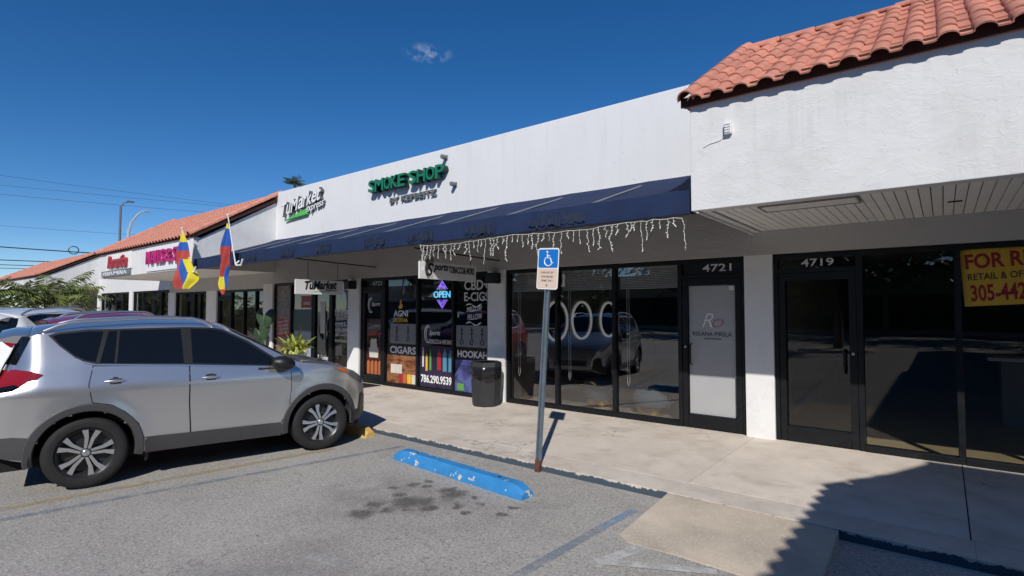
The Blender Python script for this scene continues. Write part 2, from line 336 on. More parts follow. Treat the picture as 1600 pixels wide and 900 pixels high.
def concrete(name, col, dirt=.4):
    m = mat(name, col, .88, var=.10, scale=2.2, dirt=dirt, dirtcol=(col[0]*.55, col[1]*.5, col[2]*.45), dscale=3.2, bump=.25, bscale=110, spec=.25, rand=.03)
    t = m.node_tree; b = principled(m); src = b.inputs['Base Color'].links[0].from_socket; g = N(t, 'ShaderNodeNewGeometry')
    def mr(i, a, b_, c_=0., d_=1.):
        r = N(t, 'ShaderNodeMapRange'); r.inputs[1].default_value = a; r.inputs[2].default_value = b_; r.inputs[3].default_value = c_; r.inputs[4].default_value = d_; t.links.new(i, r.inputs[0]); return r.outputs[0]
    def mul(a, b_):
        n = N(t, 'ShaderNodeMath', operation='MULTIPLY'); t.links.new(a, n.inputs[0])
        if isinstance(b_, float): n.inputs[1].default_value = b_
        else: t.links.new(b_, n.inputs[1])
        return n.outputs[0]
    def mx(f, a, cc): 
        n = N(t, 'ShaderNodeMix', data_type='RGBA'); t.links.new(f, n.inputs[0]); t.links.new(a, n.inputs[6]); n.inputs[7].default_value = (*cc, 1); return n.outputs[2]
    nn = N(t, 'ShaderNodeTexNoise'); nn.inputs['Scale'].default_value = 4; nn.inputs['Detail'].default_value = 6; t.links.new(g.outputs['Position'], nn.inputs['Vector'])
    for sc_, th in ((2.3, .03), (5.0, .03)):
        v = N(t, 'ShaderNodeTexVoronoi'); v.inputs['Scale'].default_value = sc_; t.links.new(g.outputs['Position'], v.inputs['Vector']); sep = N(t, 'ShaderNodeSeparateColor'); t.links.new(v.outputs['Color'], sep.inputs[0])
        src = mx(mul(mul(mr(v.outputs['Distance'], th*.5, th*1.3, 1, 0), mr(sep.outputs[0], .72, .76)), .6), src, (.13,.115,.10))
    wv = N(t, 'ShaderNodeVectorMath', operation='ADD'); sk = N(t, 'ShaderNodeVectorMath', operation='SCALE'); sk.inputs['Scale'].default_value = .5; t.links.new(nn.outputs['Color'], sk.inputs[0]); t.links.new(g.outputs['Position'], wv.inputs[0]); t.links.new(sk.outputs[0], wv.inputs[1])
    vc = N(t, 'ShaderNodeTexVoronoi', feature='DISTANCE_TO_EDGE'); vc.inputs['Scale'].default_value = .42; t.links.new(wv.outputs[0], vc.inputs['Vector'])
    n5 = N(t, 'ShaderNodeTexNoise'); n5.inputs['Scale'].default_value = .9; t.links.new(g.outputs['Position'], n5.inputs['Vector'])
    src = mx(mul(mul(mr(vc.outputs['Distance'], .001, .0035, 1, 0), mr(n5.outputs['Fac'], .52, .58)), .65), src, (.14,.12,.10))
    n6 = N(t, 'ShaderNodeTexNoise'); n6.inputs['Scale'].default_value = .8; n6.inputs['Detail'].default_value = 7; n6.inputs['Roughness'].default_value = .65; t.links.new(g.outputs['Position'], n6.inputs['Vector'])
    src = mx(mr(n6.outputs['Fac'], .48, .72, 0, .45), src, (col[0]*.62, col[1]*.56, col[2]*.50))
    t.links.new(src, b.inputs['Base Color'])
    return m
M['concrete'] = concrete('sidewalk_concrete', (.66,.585,.505))
M['kerbtop'] = concrete('kerb_concrete', (.60,.535,.465), .5)
sidewalk = struct(MB().box((-46, -2.60, -.3), (7, .3, -.035)).build('sidewalk', M['gap']))
JX = [-2.03 + 2.15*k for k in range(-20, 5)]
slab = MB().box((0.005, -2.565, -.034), (2.145, 0, 0)).mesh('slab', M['concrete'], bevel=.002)
for x in JX: link('slab', slab, sidewalk, (x, .02, 0))
# kerb with chipped dark blue paint on its face
def kerb_mat():
    m = M['kerbtop'].copy(); m.name = 'painted_kerb'; t = m.node_tree; b = principled(m)
    src = b.inputs['Base Color'].links[0].from_socket
    g = N(t, 'ShaderNodeNewGeometry'); sp = N(t, 'ShaderNodeSeparateXYZ'); t.links.new(g.outputs['Position'], sp.inputs[0])
    n = N(t, 'ShaderNodeTexNoise'); n.inputs['Scale'].default_value = 7; n.inputs['Detail'].default_value = 8; n.inputs['Roughness'].default_value = .8; t.links.new(g.outputs['Position'], n.inputs['Vector'])
    a = N(t, 'ShaderNodeMath', operation='MULTIPLY_ADD'); a.inputs[1].default_value = .16; t.links.new(n.outputs['Fac'], a.inputs[0]); t.links.new(sp.outputs[2], a.inputs[2])
    r = N(t, 'ShaderNodeMapRange'); r.inputs[1].default_value = .062; r.inputs[2].default_value = .068; r.inputs[3].default_value = 1; r.inputs[4].default_value = 0; t.links.new(a.outputs[0], r.inputs[0])
    spn = N(t, 'ShaderNodeSeparateXYZ'); t.links.new(g.outputs['True Normal'], spn.inputs[0]); lt = N(t, 'ShaderNodeMath', operation='LESS_THAN'); lt.inputs[1].default_value = -.3; t.links.new(spn.outputs[1], lt.inputs[0])
    mm = N(t, 'ShaderNodeMath', operation='MULTIPLY'); t.links.new(r.outputs[0], mm.inputs[0]); t.links.new(lt.outputs[0], mm.inputs[1])
    n2 = N(t, 'ShaderNodeTexNoise'); n2.inputs['Scale'].default_value = 2.3; n2.inputs['Detail'].default_value = 3; t.links.new(g.outputs['Position'], n2.inputs['Vector'])
    r2 = N(t, 'ShaderNodeMapRange'); r2.inputs[1].default_value = .58; r2.inputs[2].default_value = .6; t.links.new(n2.outputs['Fac'], r2.inputs[0])
    wh = N(t, 'ShaderNodeMix', data_type='RGBA'); wh.inputs[7].default_value = (.70,.68,.64,1); t.links.new(r2.outputs[0], wh.inputs[0]); t.links.new(src, wh.inputs[6])
    mx = N(t, 'ShaderNodeMix', data_type='RGBA'); mx.inputs[7].default_value = (.062,.085,.112,1); t.links.new(mm.outputs[0], mx.inputs[0]); t.links.new(src, mx.inputs[6])
    t.links.new(mx.outputs[2], b.inputs['Base Color'])
    return m
M['kerb'] = kerb_mat()
kerb = struct(MB().box((-46, -2.90, -.3), (7, -2.60, -.03)).build('kerb', M['gap']))
kp = MB().box((0.0005, -2.93, -.3), (2.1495, -2.553, .0)).mesh('kerb_stone', M['kerb'], bevel=.002)
for x in JX: link('kerb_stone', kp, kerb, (x + .02, 0, 0))
# ramp of pale aggregate concrete
M['ramp'] = mat('ramp_aggregate', (.50,.425,.335), .9, var=.22, scale=1.6, dirt=.75, dirtcol=(.68,.61,.51), dscale=34, bump=.5, bscale=90)
rp = MB()
zr = GZ+.006
top = [(-2.07,-2.935,-.006),(-.68,-2.935,-.006),(-.66,-4.32,zr),(-1.12,-4.02,zr),(-1.58,-4.0,zr),(-1.95,-4.02,zr),(-2.06,-3.94,zr+.003)]
rp.add(top + [(x, y, -.16) for x, y, z in top], [(6,5,4,3,2,1,0)] + [(i,(i+1)%7,7+(i+1)%7,7+i) for i in range(7)])
struct(rp.build('kerb_ramp', M['ramp'], bevel=.004))
M['mortar_patch'] = mat('mortar_patch', (.44,.43,.41), .9, var=.1)
pt = MB(); _r = random.Random(2); pts = [(-1.10+(.17+.05*math.sin(3*q)+_r.uniform(-.03,.03))*math.cos(q), -3.66+(.07+.02*math.sin(2*q+1)+_r.uniform(-.012,.012))*math.sin(q)) for q in [2*math.pi*k/26 for k in range(26)]]
pt.prism(pts, lambda p: (p[0], p[1], -.006+(p[1]+2.935)*.0575-.003), lambda p: (p[0], p[1], -.006+(p[1]+2.935)*.0575+.008))
struct(pt.build('ramp_patch', M['mortar_patch']))

# painted lines, worn thin
def line(name, a, b, w, m, z=.004):
    a = Vector(a); b = Vector(b); d = (b-a).normalized(); n = Vector((-d.y, d.x)) * w/2
    struct(MB().quad((*(a+n), GZ+z), (*(a-n), GZ+z), (*(b-n), GZ+z), (*(b+n), GZ+z)).build(name, m))
M['blueline'] = faded('worn_blue_paint', (.22,.27,.34), .57, .22, 8)
M['blueline2'] = faded('bright_blue_paint', (.22,.34,.48), .50, .2, 9)
M['yelline'] = faded('worn_yellow_paint', (.46,.36,.21), .52, .2, 6)
M['whiteline'] = faded('worn_white_paint', (.56,.55,.53), .42, .2, 10)
line('painted_line', (-5.58,-3.168), (-6.458,-7.607), .09, M['blueline'])
line('painted_line', (-6.194,-3.803), (-6.76,-7.607), .11, M['yelline'])
line('painted_line', (-2.205,-3.354), (-2.244,-3.949), .085, M['blueline2'])
line('painted_line', (-2.244,-3.959), (-2.4,-7.509), .09, M['blueline'])
line('painted_line', (-1.824,-4.027), (-1.971,-4.505), .10, M['whiteline'])
line('painted_line', (-1.98,-4.456), (-1.249,-4.076), .085, M['whiteline'], .008)
line('painted_line', (-3.122,-5.558), (-3.658,-5.676), .10, faded('paint_scuff', (.5,.49,.47), .56, .15, 7), .006)
line('painted_line', (-0.293,-3.461), (-0.41,-3.851), .16, M['blueline2'])

# ------------------------------------------------------------------ the plaza building
HT, HP = 2.456, 5.02           # top of shop fronts, top of parapet
ZS, ZF = 2.777, 3.87           # soffit, top of fascia
FY = -2.26                     # fascia face
plaza = thing('strip_mall', 'long white stucco strip mall with red tile mansards and glass storefronts', 'building')
WY0, WY1 = -.10, .14
def wall(name, a, b, m, bevel=0): return MB().box(a, b).build(name, m, plaza, bevel=bevel)
# walls over the shop fronts (each stands between the projecting tiled bays)
wall('parapet_wall', (-14.88, WY0, HT), (-2.06, WY1, HP), M['smoothwhite'])
MB().box((-14.88, WY0+.004, HP), (-2.06, WY1+.1, HP+.02)).build('parapet_cap', M['smoothwhite'], plaza)
wall('parapet_wall', (-31.0, WY0, HT), (-22.5, WY1, 4.45), M['smoothwhite'])
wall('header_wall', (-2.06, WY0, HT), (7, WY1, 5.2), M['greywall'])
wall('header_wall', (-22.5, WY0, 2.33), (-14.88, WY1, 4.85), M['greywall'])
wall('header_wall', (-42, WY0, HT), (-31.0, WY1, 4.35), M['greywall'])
# darker band: the awning's shade put into the wall colour
wall('header_shade_band', (-14.86, WY0-.012, HT), (-2.07, WY0-.001, 3.4), M['greywall'])
# roof, back and party walls
MB().box((-42, .14, 4.1), (7, 12, 4.2)).build('flat_roof', M['mortar'], plaza)
MB().box((-42, 11.8, -.1), (7, 12, 4.1)).build('back_wall', M['smoothwhite'], plaza)
MB().box((6.8, .14, -.1), (7, 11.8, 4.1)).build('end_wall', M['smoothwhite'], plaza)
MB().box((-42, .14, -.1), (-41.8, 11.8, 4.1)).build('end_wall', M['smoothwhite'], plaza)
MB().box((-41.8, .14, 2.75), (6.8, 7.0, 2.8)).build('ceiling', M['interior'], plaza)
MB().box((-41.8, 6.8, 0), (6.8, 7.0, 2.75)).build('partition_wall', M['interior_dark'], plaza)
for x in (-2.0, -6.55, -11.1, -15.15, -18.6, -22.4, -31.0): MB().box((x-.06, .14, 0), (x+.06, 6.8, 2.75)).build('partition_wall', M['interior'], plaza)
MB().box((-1.94, .08, -.1), (6.8, 6.8, .003)).build('interior_floor', M['floor_tan'], plaza)
MB().box((-41.8, .08, -.1), (-2.06, 6.8, .002)).build('interior_floor', M['floor_grey'], plaza)
# columns
def column(x0, x1, top=HT): MB().box((x0, WY0-.004, -.05), (x1, WY1, top)).build('column', M['column'], plaza, bevel=.006)
for a, b in ((-2.13,-1.77),(-6.80,-6.38),(-11.30,-10.85),(-15.45,-14.92)): column(a, b)
for a, b in ((-19.3,-18.55),(-22.6,-22.0)): column(a, b, 2.33)
column(-26.9,-26.5); column(-31.3,-30.8); column(2.95, 3.35); column(6.4, 7); column(-36.2,-35.8)

# --- tiled bays
def s_tile():
    mb = MB(); n = 9; prof = []
    for i in range(n):                       # barrel
        q = math.pi*i/(n-1); prof.append((.072 - .072*math.cos(q), .050*math.sin(q)))
    prof += [(.158, -.003), (.215, -.004), (.236, .006)]
    Ln = .40; vs = []
    for v, lift in ((0, .019), (Ln, .002)):
        for (u, h) in prof: vs.append((u, v, h+lift))
    k = len(prof)
    for (u, h) in prof: vs.append((u, 0, h+.019-.014))
    fs = [(i, i+1, k+i+1, k+i) for i in range(k-1)] + [(i+1, i, 2*k+i, 2*k+i+1) for i in range(k-1)]
    mb.add(vs, fs); return mb
TILE = s_tile(); tile_me = TILE.mesh('roof_tile', M['tile'], smooth=50)
barrel = MB(); bp_ = []
for v, r in ((0, .088), (.42, .074)):
    for i in range(9):
        q = math.pi*1.15*i/8 - .075*math.pi; bp_.append((r*math.cos(q), v, r*math.sin(q)))
barrel.add(bp_, [(i, i+1, 9+i+1, 9+i) for i in range(8)])
bv = []
for i in range(9):
    q = math.pi*1.15*i/8 - .075*math.pi; bv.append((.074*math.cos(q), .0, .074*math.sin(q)))
barrel.add(bp_[:9] + bv, [(i+1, i, 9+i, 9+i+1) for i in range(8)])
barrel_me = barrel.mesh('barrel_tile', M['tile'], smooth=50)
def bay(x0, x1, tiles, ends, eave=(FY-.11, 3.90), ridge=(.02, 5.36), ZF=3.87):
    """mansard bay between x0 and x1; tiles 'each' = one object per tile, 'joined' = too small to pick apart"""
    fascia = MB().box((x0, FY, ZS-.02), (x1, FY+.16, ZF)).build('fascia', M['white'], plaza, bevel=.008)
    for x in ends:
        a, b = (x, x+.15) if x == x0 else (x-.15, x)
        mb = MB(); poly = [(FY+.16, ZS-.018), (WY0, ZS-.018), (WY0, ridge[1]-.26), (FY+.16, ZF-.02)]
        mb.prism(poly, lambda p: (a+.003, p[0], p[1]), lambda p: (b-.003, p[0], p[1])); mb.build('return_wall', M['white'], plaza)
    ey, ez = eave; ry, rz = ridge; pitch = math.atan2(rz-ez, ry-ey); Ls = math.hypot(rz-ez, ry-ey)
    dk = MB(); dk.prism([(ey+.09, ez+.01), (ry+.1, rz-.03), (ry+.1, rz-.10), (FY+.02, ZF+.0), (ey+.09, ez-.03)], lambda p: (x0-.06, p[0], p[1]), lambda p: (x1+.06, p[0], p[1]))
    roof = dk.build('mansard_roof', M['tileunder'], plaza)
    MB().box((x0-.085, FY-.035, ez-.03), (x1+.085, FY-.012, ez+.07)).build('eave_board', M['tileunder'], roof)  # near-black, to stand for the shadow under the eave tiles
    MB().box((x0-.04, FY-.018, ZF-.004), (x1+.04, FY+.1, ZF+.010)).build('drip_edge', M['tile'], roof)
    MB().box((x0-.1, ry+.02, rz-.12), (x1+.1, ry+.16, rz+.05)).build('ridge_flashing', M['mortar'], roof)
    nc = int((x1-x0)/.228); nrow = 8; step = Ls/nrow
    Rm = Matrix.Rotation(pitch, 4, 'X')
    if tiles == 'each':
        for r in range(nrow):
            for c in range(nc):
                o = link('roof_tile', tile_me, roof, (x0 + .02 + .228*c + random.uniform(-.004,.004), ey + math.cos(pitch)*step*r, ez - .012 + math.sin(pitch)*step*r))
                o.rotation_euler = (pitch + random.uniform(-.008,.008), 0, random.uniform(-.012,.012)); o.scale = (1, (step+.05)/.40, 1)
    else:
        mb = MB()
        for r in range(nrow):
            for c in range(nc):
                o = Vector((x0 + .02 + .228*c, ey + math.cos(pitch)*step*r, ez - .012 + math.sin(pitch)*step*r))
                T = Matrix.Translation(o) @ Matrix.Rotation(pitch, 4, 'X')
                mb.add([T @ Vector(v) for v in TILE.v], TILE.f)
        stuff(mb.build('roof_tiles', M['tile'], roof, smooth=50))
    for x in (x0-.005, x1+.005):
        for r in range(8):
            o = link('barrel_tile', barrel_me, roof, (x, ey + math.cos(pitch)*step*r - .01, ez + .025 + math.sin(pitch)*step*r)); o.rotation_euler = (pitch, 0, random.uniform(-.02,.02)); o.scale = (1, step/.38, 1)
    # ridge cap pieces
    k = 0; x = x0
    while x < x1 and tiles == 'each':
        MB().box((x+.005, ry-.05, rz-.01), (min(x+.42, x1), ry+.05, rz+.045+random.uniform(-.012,.015))).build('ridge_cap', M['tile'], roof, bevel=.02); x += .42
    return roof
RIGHT_END = 4.4
bay(-2.06, RIGHT_END, 'each', (-2.06,))
MB().box((RIGHT_END, FY, ZS-.02), (7, FY+.16, ZF)).build('fascia', M['white'], plaza)
bay(-22.5, -14.78, 'joined', (-14.78, -22.5), (FY-.11, 3.58), (.02, 5.02), 3.55)
bay(-42, -31.0, 'joined', (-31.0,), (FY-.11, 3.22), (.02, 4.48), 3.19)
# --- soffit of boards
sof = MB().box((-1.9, FY+.17, ZS+.03), (7, WY0-.002, ZS+.05)).build('soffit', M['gap'], plaza)
bd = MB().box((.004, FY+.165, 0), (.0835, WY0-.003, .026)).mesh('soffit_board', M['soffit'], bevel=.003)
x = -1.90
while x < 3.2:
    o = link('soffit_board', bd, sof, (x, 0, ZS + random.uniform(0, .003))); x += .0875
MB().box((-1.45, -1.98, ZS-.012), (-.62, -1.66, ZS-.004)).build('access_panel', M['soffit'], plaza)
fr = MB()
for a, b in (((-1.47,-2.0),(-.60,-1.985)), ((-1.47,-1.655),(-.60,-1.64)), ((-1.47,-1.985),(-1.455,-1.655)), ((-.615,-1.985),(-.60,-1.655))): fr.box((*a, ZS-.018), (*b, ZS-.003))
fr.build('panel_frame', M['interior'], plaza)
MB().box((.06, -1.11, ZS-.012), (.17, -1.085, ZS-.002)).build('soffit_slot', M['gap'], plaza)
MB().tube([(-2.0, FY+.02, ZS-.035), (-2.0, WY0-.02, ZS-.035)], .012, 6).build('conduit', M['whitep'], plaza)
for a, b in ((-22.4,-14.9), (-41.9,-31.1)):
    MB().box((a, FY+.17, ZS), (b, WY0-.002, ZS+.03)).build('soffit', M['soffit'], plaza)

# --- shop fronts
M['p_dark'] = mat('dark_panel', (.012,.012,.014), .3, var=.2)
FR0, FR1 = -.055, .05
def storefront(xs, doors=(), top=HT, g='glass', transom=2.20, grey=()):
    """xs: mullion centres from left to right; doors: indexes of bays that are doors"""
    fm = MB(); w = .03
    for i, x in enumerate(xs):
        fm.box((x-w, FR0, 0.0), (x+w, FR1, top))
    for i in range(len(xs)-1):
        a, b = xs[i]+w, xs[i+1]-w
        fm.box((a, FR0, top-.07), (b, FR1, top))
        if i in doors:
            fm.box((a, FR0, transom), (b, FR1, transom+.055))
        else: fm.box((a, FR0-.012, 0.0), (b, FR1, .075))
    frame = fm.build('storefront_frame', M['frame'], plaza, bevel=.004)
    for i in range(len(xs)-1):
        a, b = xs[i]+w, xs[i+1]-w
        if i in doors:
            MB().box((a, -.003, transom+.055), (b, .003, top-.07)).build('transom_pane', M['p_dark'] if g in ('glass', 'glasssalon') else M[g], plaza)
            st = .085; dm = MB(); y0, y1 = FR0+.008, FR1-.005
            mt = M['frame']
            dm.box((a+.006, y0, .012), (a+st, y1, transom-.006)); dm.box((b-st, y0, .012), (b-.006, y1, transom-.006))
            dm.box((a+st, y0, transom-.10), (b-st, y1, transom-.006)); dm.box((a+st, y0, .012), (b-st, y1, .20))
            d = dm.build('door', mt, plaza, bevel=.003)
            MB().box((a+st, -.003, .20), (b-st, .003, transom-.10)).build('door_pane', M[g], d)
            hb = MB(); hx = b - .14 if (i in doors and doors[i] == 'R') else a + .14
            hb.tube([(hx, y0, .92), (hx, y0-.055, .94), (hx, y0-.055, 1.20), (hx, y0, 1.22)], .012, 8)
            hb.build('handle', M['black'], d, smooth=40)
            lk = MB(); lx = b - .05 if doors[i] == 'R' else a + .05
            lk.lathe([(0, y0-.012), (.016, y0-.012), (.018, y0)], 12, 'y', (lx, 0, 1.17)); lk.build('lock', M['chrome'], d, smooth=40)
            MB().box((a+st+.01, y1-.03, 1.07), (b-st-.01, y1, 1.105)).build('push_bar', M['black'], d)
        else:
            MB().box((a, -.003, .075), (b, .003, top-.07)).build('window_pane', M[g], plaza)
    return frame
storefront([-1.745,-.80,.13,1.08,2.02,2.92], {0:'R'}, g='glassdark')
storefront([3.38,4.4,5.4,6.38], {}, g='glassdark')
storefront([-6.355,-5.26,-4.15,-3.06,-2.155], {3:'L'}, g='glasssalon', transom=2.17)
storefront([-10.82,-9.98,-8.86,-7.78,-6.825], {0:'R'}, g='glass')
storefront([-14.89,-14.02,-12.95,-12.06,-11.325], {2:'R'}, g='glass')
storefront([-18.52,-17.6,-16.75,-16.0,-15.47], {0:'L'}, top=2.33, g='glass', transom=2.1)
storefront([-21.97,-21.1,-20.4,-19.9,-19.33], {1:'L'}, top=2.33, g='glass', transom=2.1)
storefront([-26.47,-25.4,-24.3,-23.4,-22.63], {2:'R'}); storefront([-30.77,-29.8,-28.8,-27.9,-26.93], {2:'R'})
# added floor strip standing for the sunlit band in the vacant unit
MB().box((-.76, .055, .004), (2.9, .30, .02)).build('sunlit_floor_strip', M['floor_tan'], plaza)

# ------------------------------------------------------------------ awning
aw = thing('awning', 'long navy blue canvas awning over three shop fronts', 'awning')
AX0, AX1 = -14.74, -2.09; AY = -2.24; ZT, ZM, ZB = 3.69, 2.985, 2.735
am = MB(); nb = 9; dx = (AX1-AX0)/nb
rows = [(WY0-.015, ZT), (-.62, ZT-.21), (-1.15, ZT-.395), (-1.7, ZT-.565), (AY, ZM)]
nx = nb*6; grid = []
for i in range(nx+1):
    f = (i % 6)/6; sag = .035*math.sin(math.pi*f)
    for j, (y, z) in enumerate(rows):
        grid.append((AX0 + (AX1-AX0)*i/nx, y, z - sag*math.sin(math.pi*min(1, j/4+.08))*1.0))
am.add(grid, [(i*5+j, i*5+j+1, (i+1)*5+j+1, (i+1)*5+j) for i in range(nx) for j in range(4)])
am.build('canopy', M['awning'], aw, smooth=35)
vm_ = MB(); vv = []
for i in range(nx*2+1):
    x = AX0 + (AX1-AX0)*i/(nx*2); wv = .012*math.sin(i*1.9) + .008*math.sin(i*.7)
    vv += [(x, AY-.006, ZM+.004), (x, AY-.014+wv*.5, (ZM+ZB)/2), (x, AY-.01+wv, ZB+.004*math.sin(i*.9))]
vm_.add(vv, [(i*3+j, i*3+j+1, (i+1)*3+j+1, (i+1)*3+j) for i in range(nx*2) for j in range(2)])
vm_.build('valance', M['awning'], aw, smooth=40)
MB().box((AX0, AY-.022, ZB-.012), (AX1, AY+.012, ZB+.006)).build('hem_bar', M['black'], aw)
for k in range(nb+1):
    x = AX0 + dx*k + (.03 if k == 0 else (-.03 if k == nb else 0))
    MB().tube([(x, WY0-.02, ZT-.035), (x, AY+.02, ZM-.035), (x, AY+.02, ZB+.03)], .016, 6).build('frame_rib', M['frame_grey'], aw)
    if 0 < k < nb: MB().tube([(x, y, z+.001) for y, z in rows], .004, 4).build('seam', M['awning'], aw)
MB().prism([(WY0-.02, ZT), (AY, ZM), (AY, ZB), (WY0-.02, ZB+.3)], lambda p: (AX1-.004, p[0], p[1]), lambda p: (AX1+.004, p[0], p[1])).build('end_panel', M['awning'], aw)
# bare patches where old lettering was taken off the valance
for a, b in ((-4.2,-3.35),(-5.35,-4.75),(-6.6,-6.0),(-7.7,-7.15),(-9.2,-8.7),(-10.5,-10.0),(-12.0,-11.5)):
    pm = MB(); n = 22
    for i in range(n):
        x0 = a+(b-a)*i/n; x1 = a+(b-a)*(i+1)/n - random.uniform(0,.014)
        h0 = ZB+.02+random.uniform(0,.05); h1 = ZB+.12+random.uniform(0,.10)
        pm.quad((x0, AY-.031, h0), (x1, AY-.031, h0+random.uniform(-.01,.01)), (x1, AY-.031, h1), (x0, AY-.031, h1+random.uniform(-.02,.02)))
    pm.build('bare_patch', M['patch'], aw)

# icicle lights along the awning edge
il = thing('icicle_lights', 'string of white icicle lights hanging from the awning edge', 'string lights', (0, AY-.03, ZB-.02))
M['lightwire'] = mat('white_wire', (.78,.77,.72), .5)
def strand(seed, ln):
    rnd = random.Random(seed); mb = MB(); pts = [(0,0,0)]; z = 0; x = 0
    while z > -ln:
        z -= .035; x += rnd.uniform(-.016,.016); pts.append((x, rnd.uniform(-.01,.01), z))
    mb.tube(pts, .0026, 4)
    for p in pts[1:]:
        a = rnd.choice((-1,1)); mb.tube([p, (p[0]+a*.018, p[1], p[2]+rnd.uniform(-.014,.016))], [.0035,.005], 4)
    mb.tube([pts[-1], (pts[-1][0]+rnd.uniform(-.03,.03), 0, pts[-1][2]-.03)], [.004,.0055], 4)
    return mb.mesh('strand', M['lightwire'])
SV = [strand(k, .07+.032*((k*5) % 9)) for k in range(12)]
wire = [(-6.3,0,0)]; x = -6.28; k = 0; rnd = random.Random(3)
while x < -2.14:
    dz = -.012 - .012*math.sin(x*3.1) - rnd.uniform(0,.02); wire.append((x, 0, dz))
    link('strand', SV[rnd.randrange(12)], il, (x, 0, dz), (rnd.uniform(-.1,.1), rnd.uniform(-.12,.12), rnd.uniform(0,6.28))); x += rnd.uniform(.055,.105)
MB().tube(wire, .0035, 4).build('wire', M['lightwire'], il)

# ------------------------------------------------------------------ raised signs on the parapet
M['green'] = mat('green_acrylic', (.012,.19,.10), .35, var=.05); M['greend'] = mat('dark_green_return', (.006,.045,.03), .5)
M['greyletter'] = mat('grey_letter', (.15,.17,.18), .5); M['lime'] = mat('lime_acrylic', (.10,.52,.10), .4)
M['letterw'] = mat('white_acrylic', (.80,.80,.80), .4, var=.02); M['letterside'] = mat('letter_return', (.15,.16,.17), .5)
sg = thing('wall_sign', 'green raised SMOKE SHOP letters on the white parapet', 'sign', (-9, WY0, 4.4))
def up(o, parent): o.parent = parent; o.matrix_parent_inverse = Matrix.Translation(-Vector(parent.location)); return o
for w_, a, b in (('SMOKE', -10.32, -9.03), ('SHOP', -8.93, -7.82)):
    n = len(w_); ws = [.93 if c != 'M' else 1.25 for c in w_]; tot = sum(ws); u = a
    for c, q in zip(w_, ws):
        wd = (b-a)*q/tot; up(text('letter', c, (u, 4.40, u+wd*.93, 4.68), front(WY0-.03), M['green'], None, .14, .02, side=M['greend']), sg); u += wd
up(text('small_lettering', 'BY KEFBEITZ', (-9.68, 4.10, -8.18, 4.22), front(WY0-.02), M['greyletter'], None, .04, .012, side=M['letterside']), sg)  # dark grey stands for the shadow around small white letters
sg = thing('wall_sign', 'white TuMarket express letters with lime wedge on the parapet', 'sign', (-13.3, WY0, 4.2))
xs = -14.30
for c, wd, h in zip('TuMarket', (.27,.22,.38,.24,.17,.24,.23,.19), (.36,.27,.36,.27,.27,.36,.27,.33)):
    z0 = 4.27 + (xs+14.30)*.135
    up(text('letter', c, (xs, z0, xs+wd*1.04, z0+h), front(WY0-.02), M['letterw'], None, .10, .018, .25, side=M['letterside'], slope=.135), sg); xs += wd
up(text('small_lettering', 'express', (-13.12, 4.21, -12.28, 4.40), front(WY0-.02), M['letterw'], None, .06, .012, .25, side=M['letterside'], slope=.135), sg)
wg = MB(); wg.prism([(-14.2,4.17),(-13.05,4.23),(-13.10,4.37)], lambda p: (p[0], WY0-.02, p[1]), lambda p: (p[0], WY0-.09, p[1])); up(wg.build('green_wedge', M['lime'], None), sg)
def wall_bracket(name, label, loc):
    t = thing(name, label, 'light', loc)
    MB().box((-.04, -.02, -.05), (.04, .0, .05)).build('base_plate', M['greyletter'], t, bevel=.004)
    MB().lathe([(0,-.14),(.045,-.14),(.05,-.06),(.03,-.02)], 12, 'y').build('lamp_head', M['greyletter'], t, smooth=40)
wall_bracket('flood_light', 'small grey flood light on parapet above the SMOKE SHOP letters', (-7.93, WY0, 4.84))
wall_bracket('flood_light', 'small dark flood light right of the SMOKE SHOP letters', (-7.66, WY0, 4.24))

# signs on the far bay's fascia
M['magenta'] = mat('magenta_acrylic', (.42,.01,.14), .4); M['redl'] = mat('red_acrylic', (.42,.03,.04), .4)
sg = thing('wall_sign', 'magenta NAILS & SPA letters on the tiled bay fascia', 'sign', (-16.5, FY, 2.9))
up(MB().box((-17.95, FY-.03, 2.80), (-14.95, FY-.003, 3.48)).build('back_panel', M['letterw'], None), sg)
up(text('lettering', 'NAILS & SPA', (-17.75, 2.99, -14.95, 3.36), front(FY-.04), M['magenta'], None, .08, .012, .05), sg)
sg = thing('wall_sign', 'red cursive sign over a grey lettered strip on the far bay', 'sign', (-20.4, FY, 2.9))
up(MB().box((-21.6, FY-.03, 2.98), (-19.2, FY-.003, 3.50)).build('back_panel', M['column'], None), sg)
up(text('lettering', 'Romantica', (-21.3, 3.04, -19.5, 3.44), front(FY-.04), M['redl'], None, .06, .02, .35), sg)
up(MB().box((-22.0, FY-.06, 2.78), (-19.3, FY-.003, 2.97)).build('strip_panel', M['greyletter'], None), sg)
up(text('small_lettering', 'PERFUMERIA', (-21.8, 2.82, -19.5, 2.93), front(FY-.065), M['letterw'], None, .01, .01), sg)

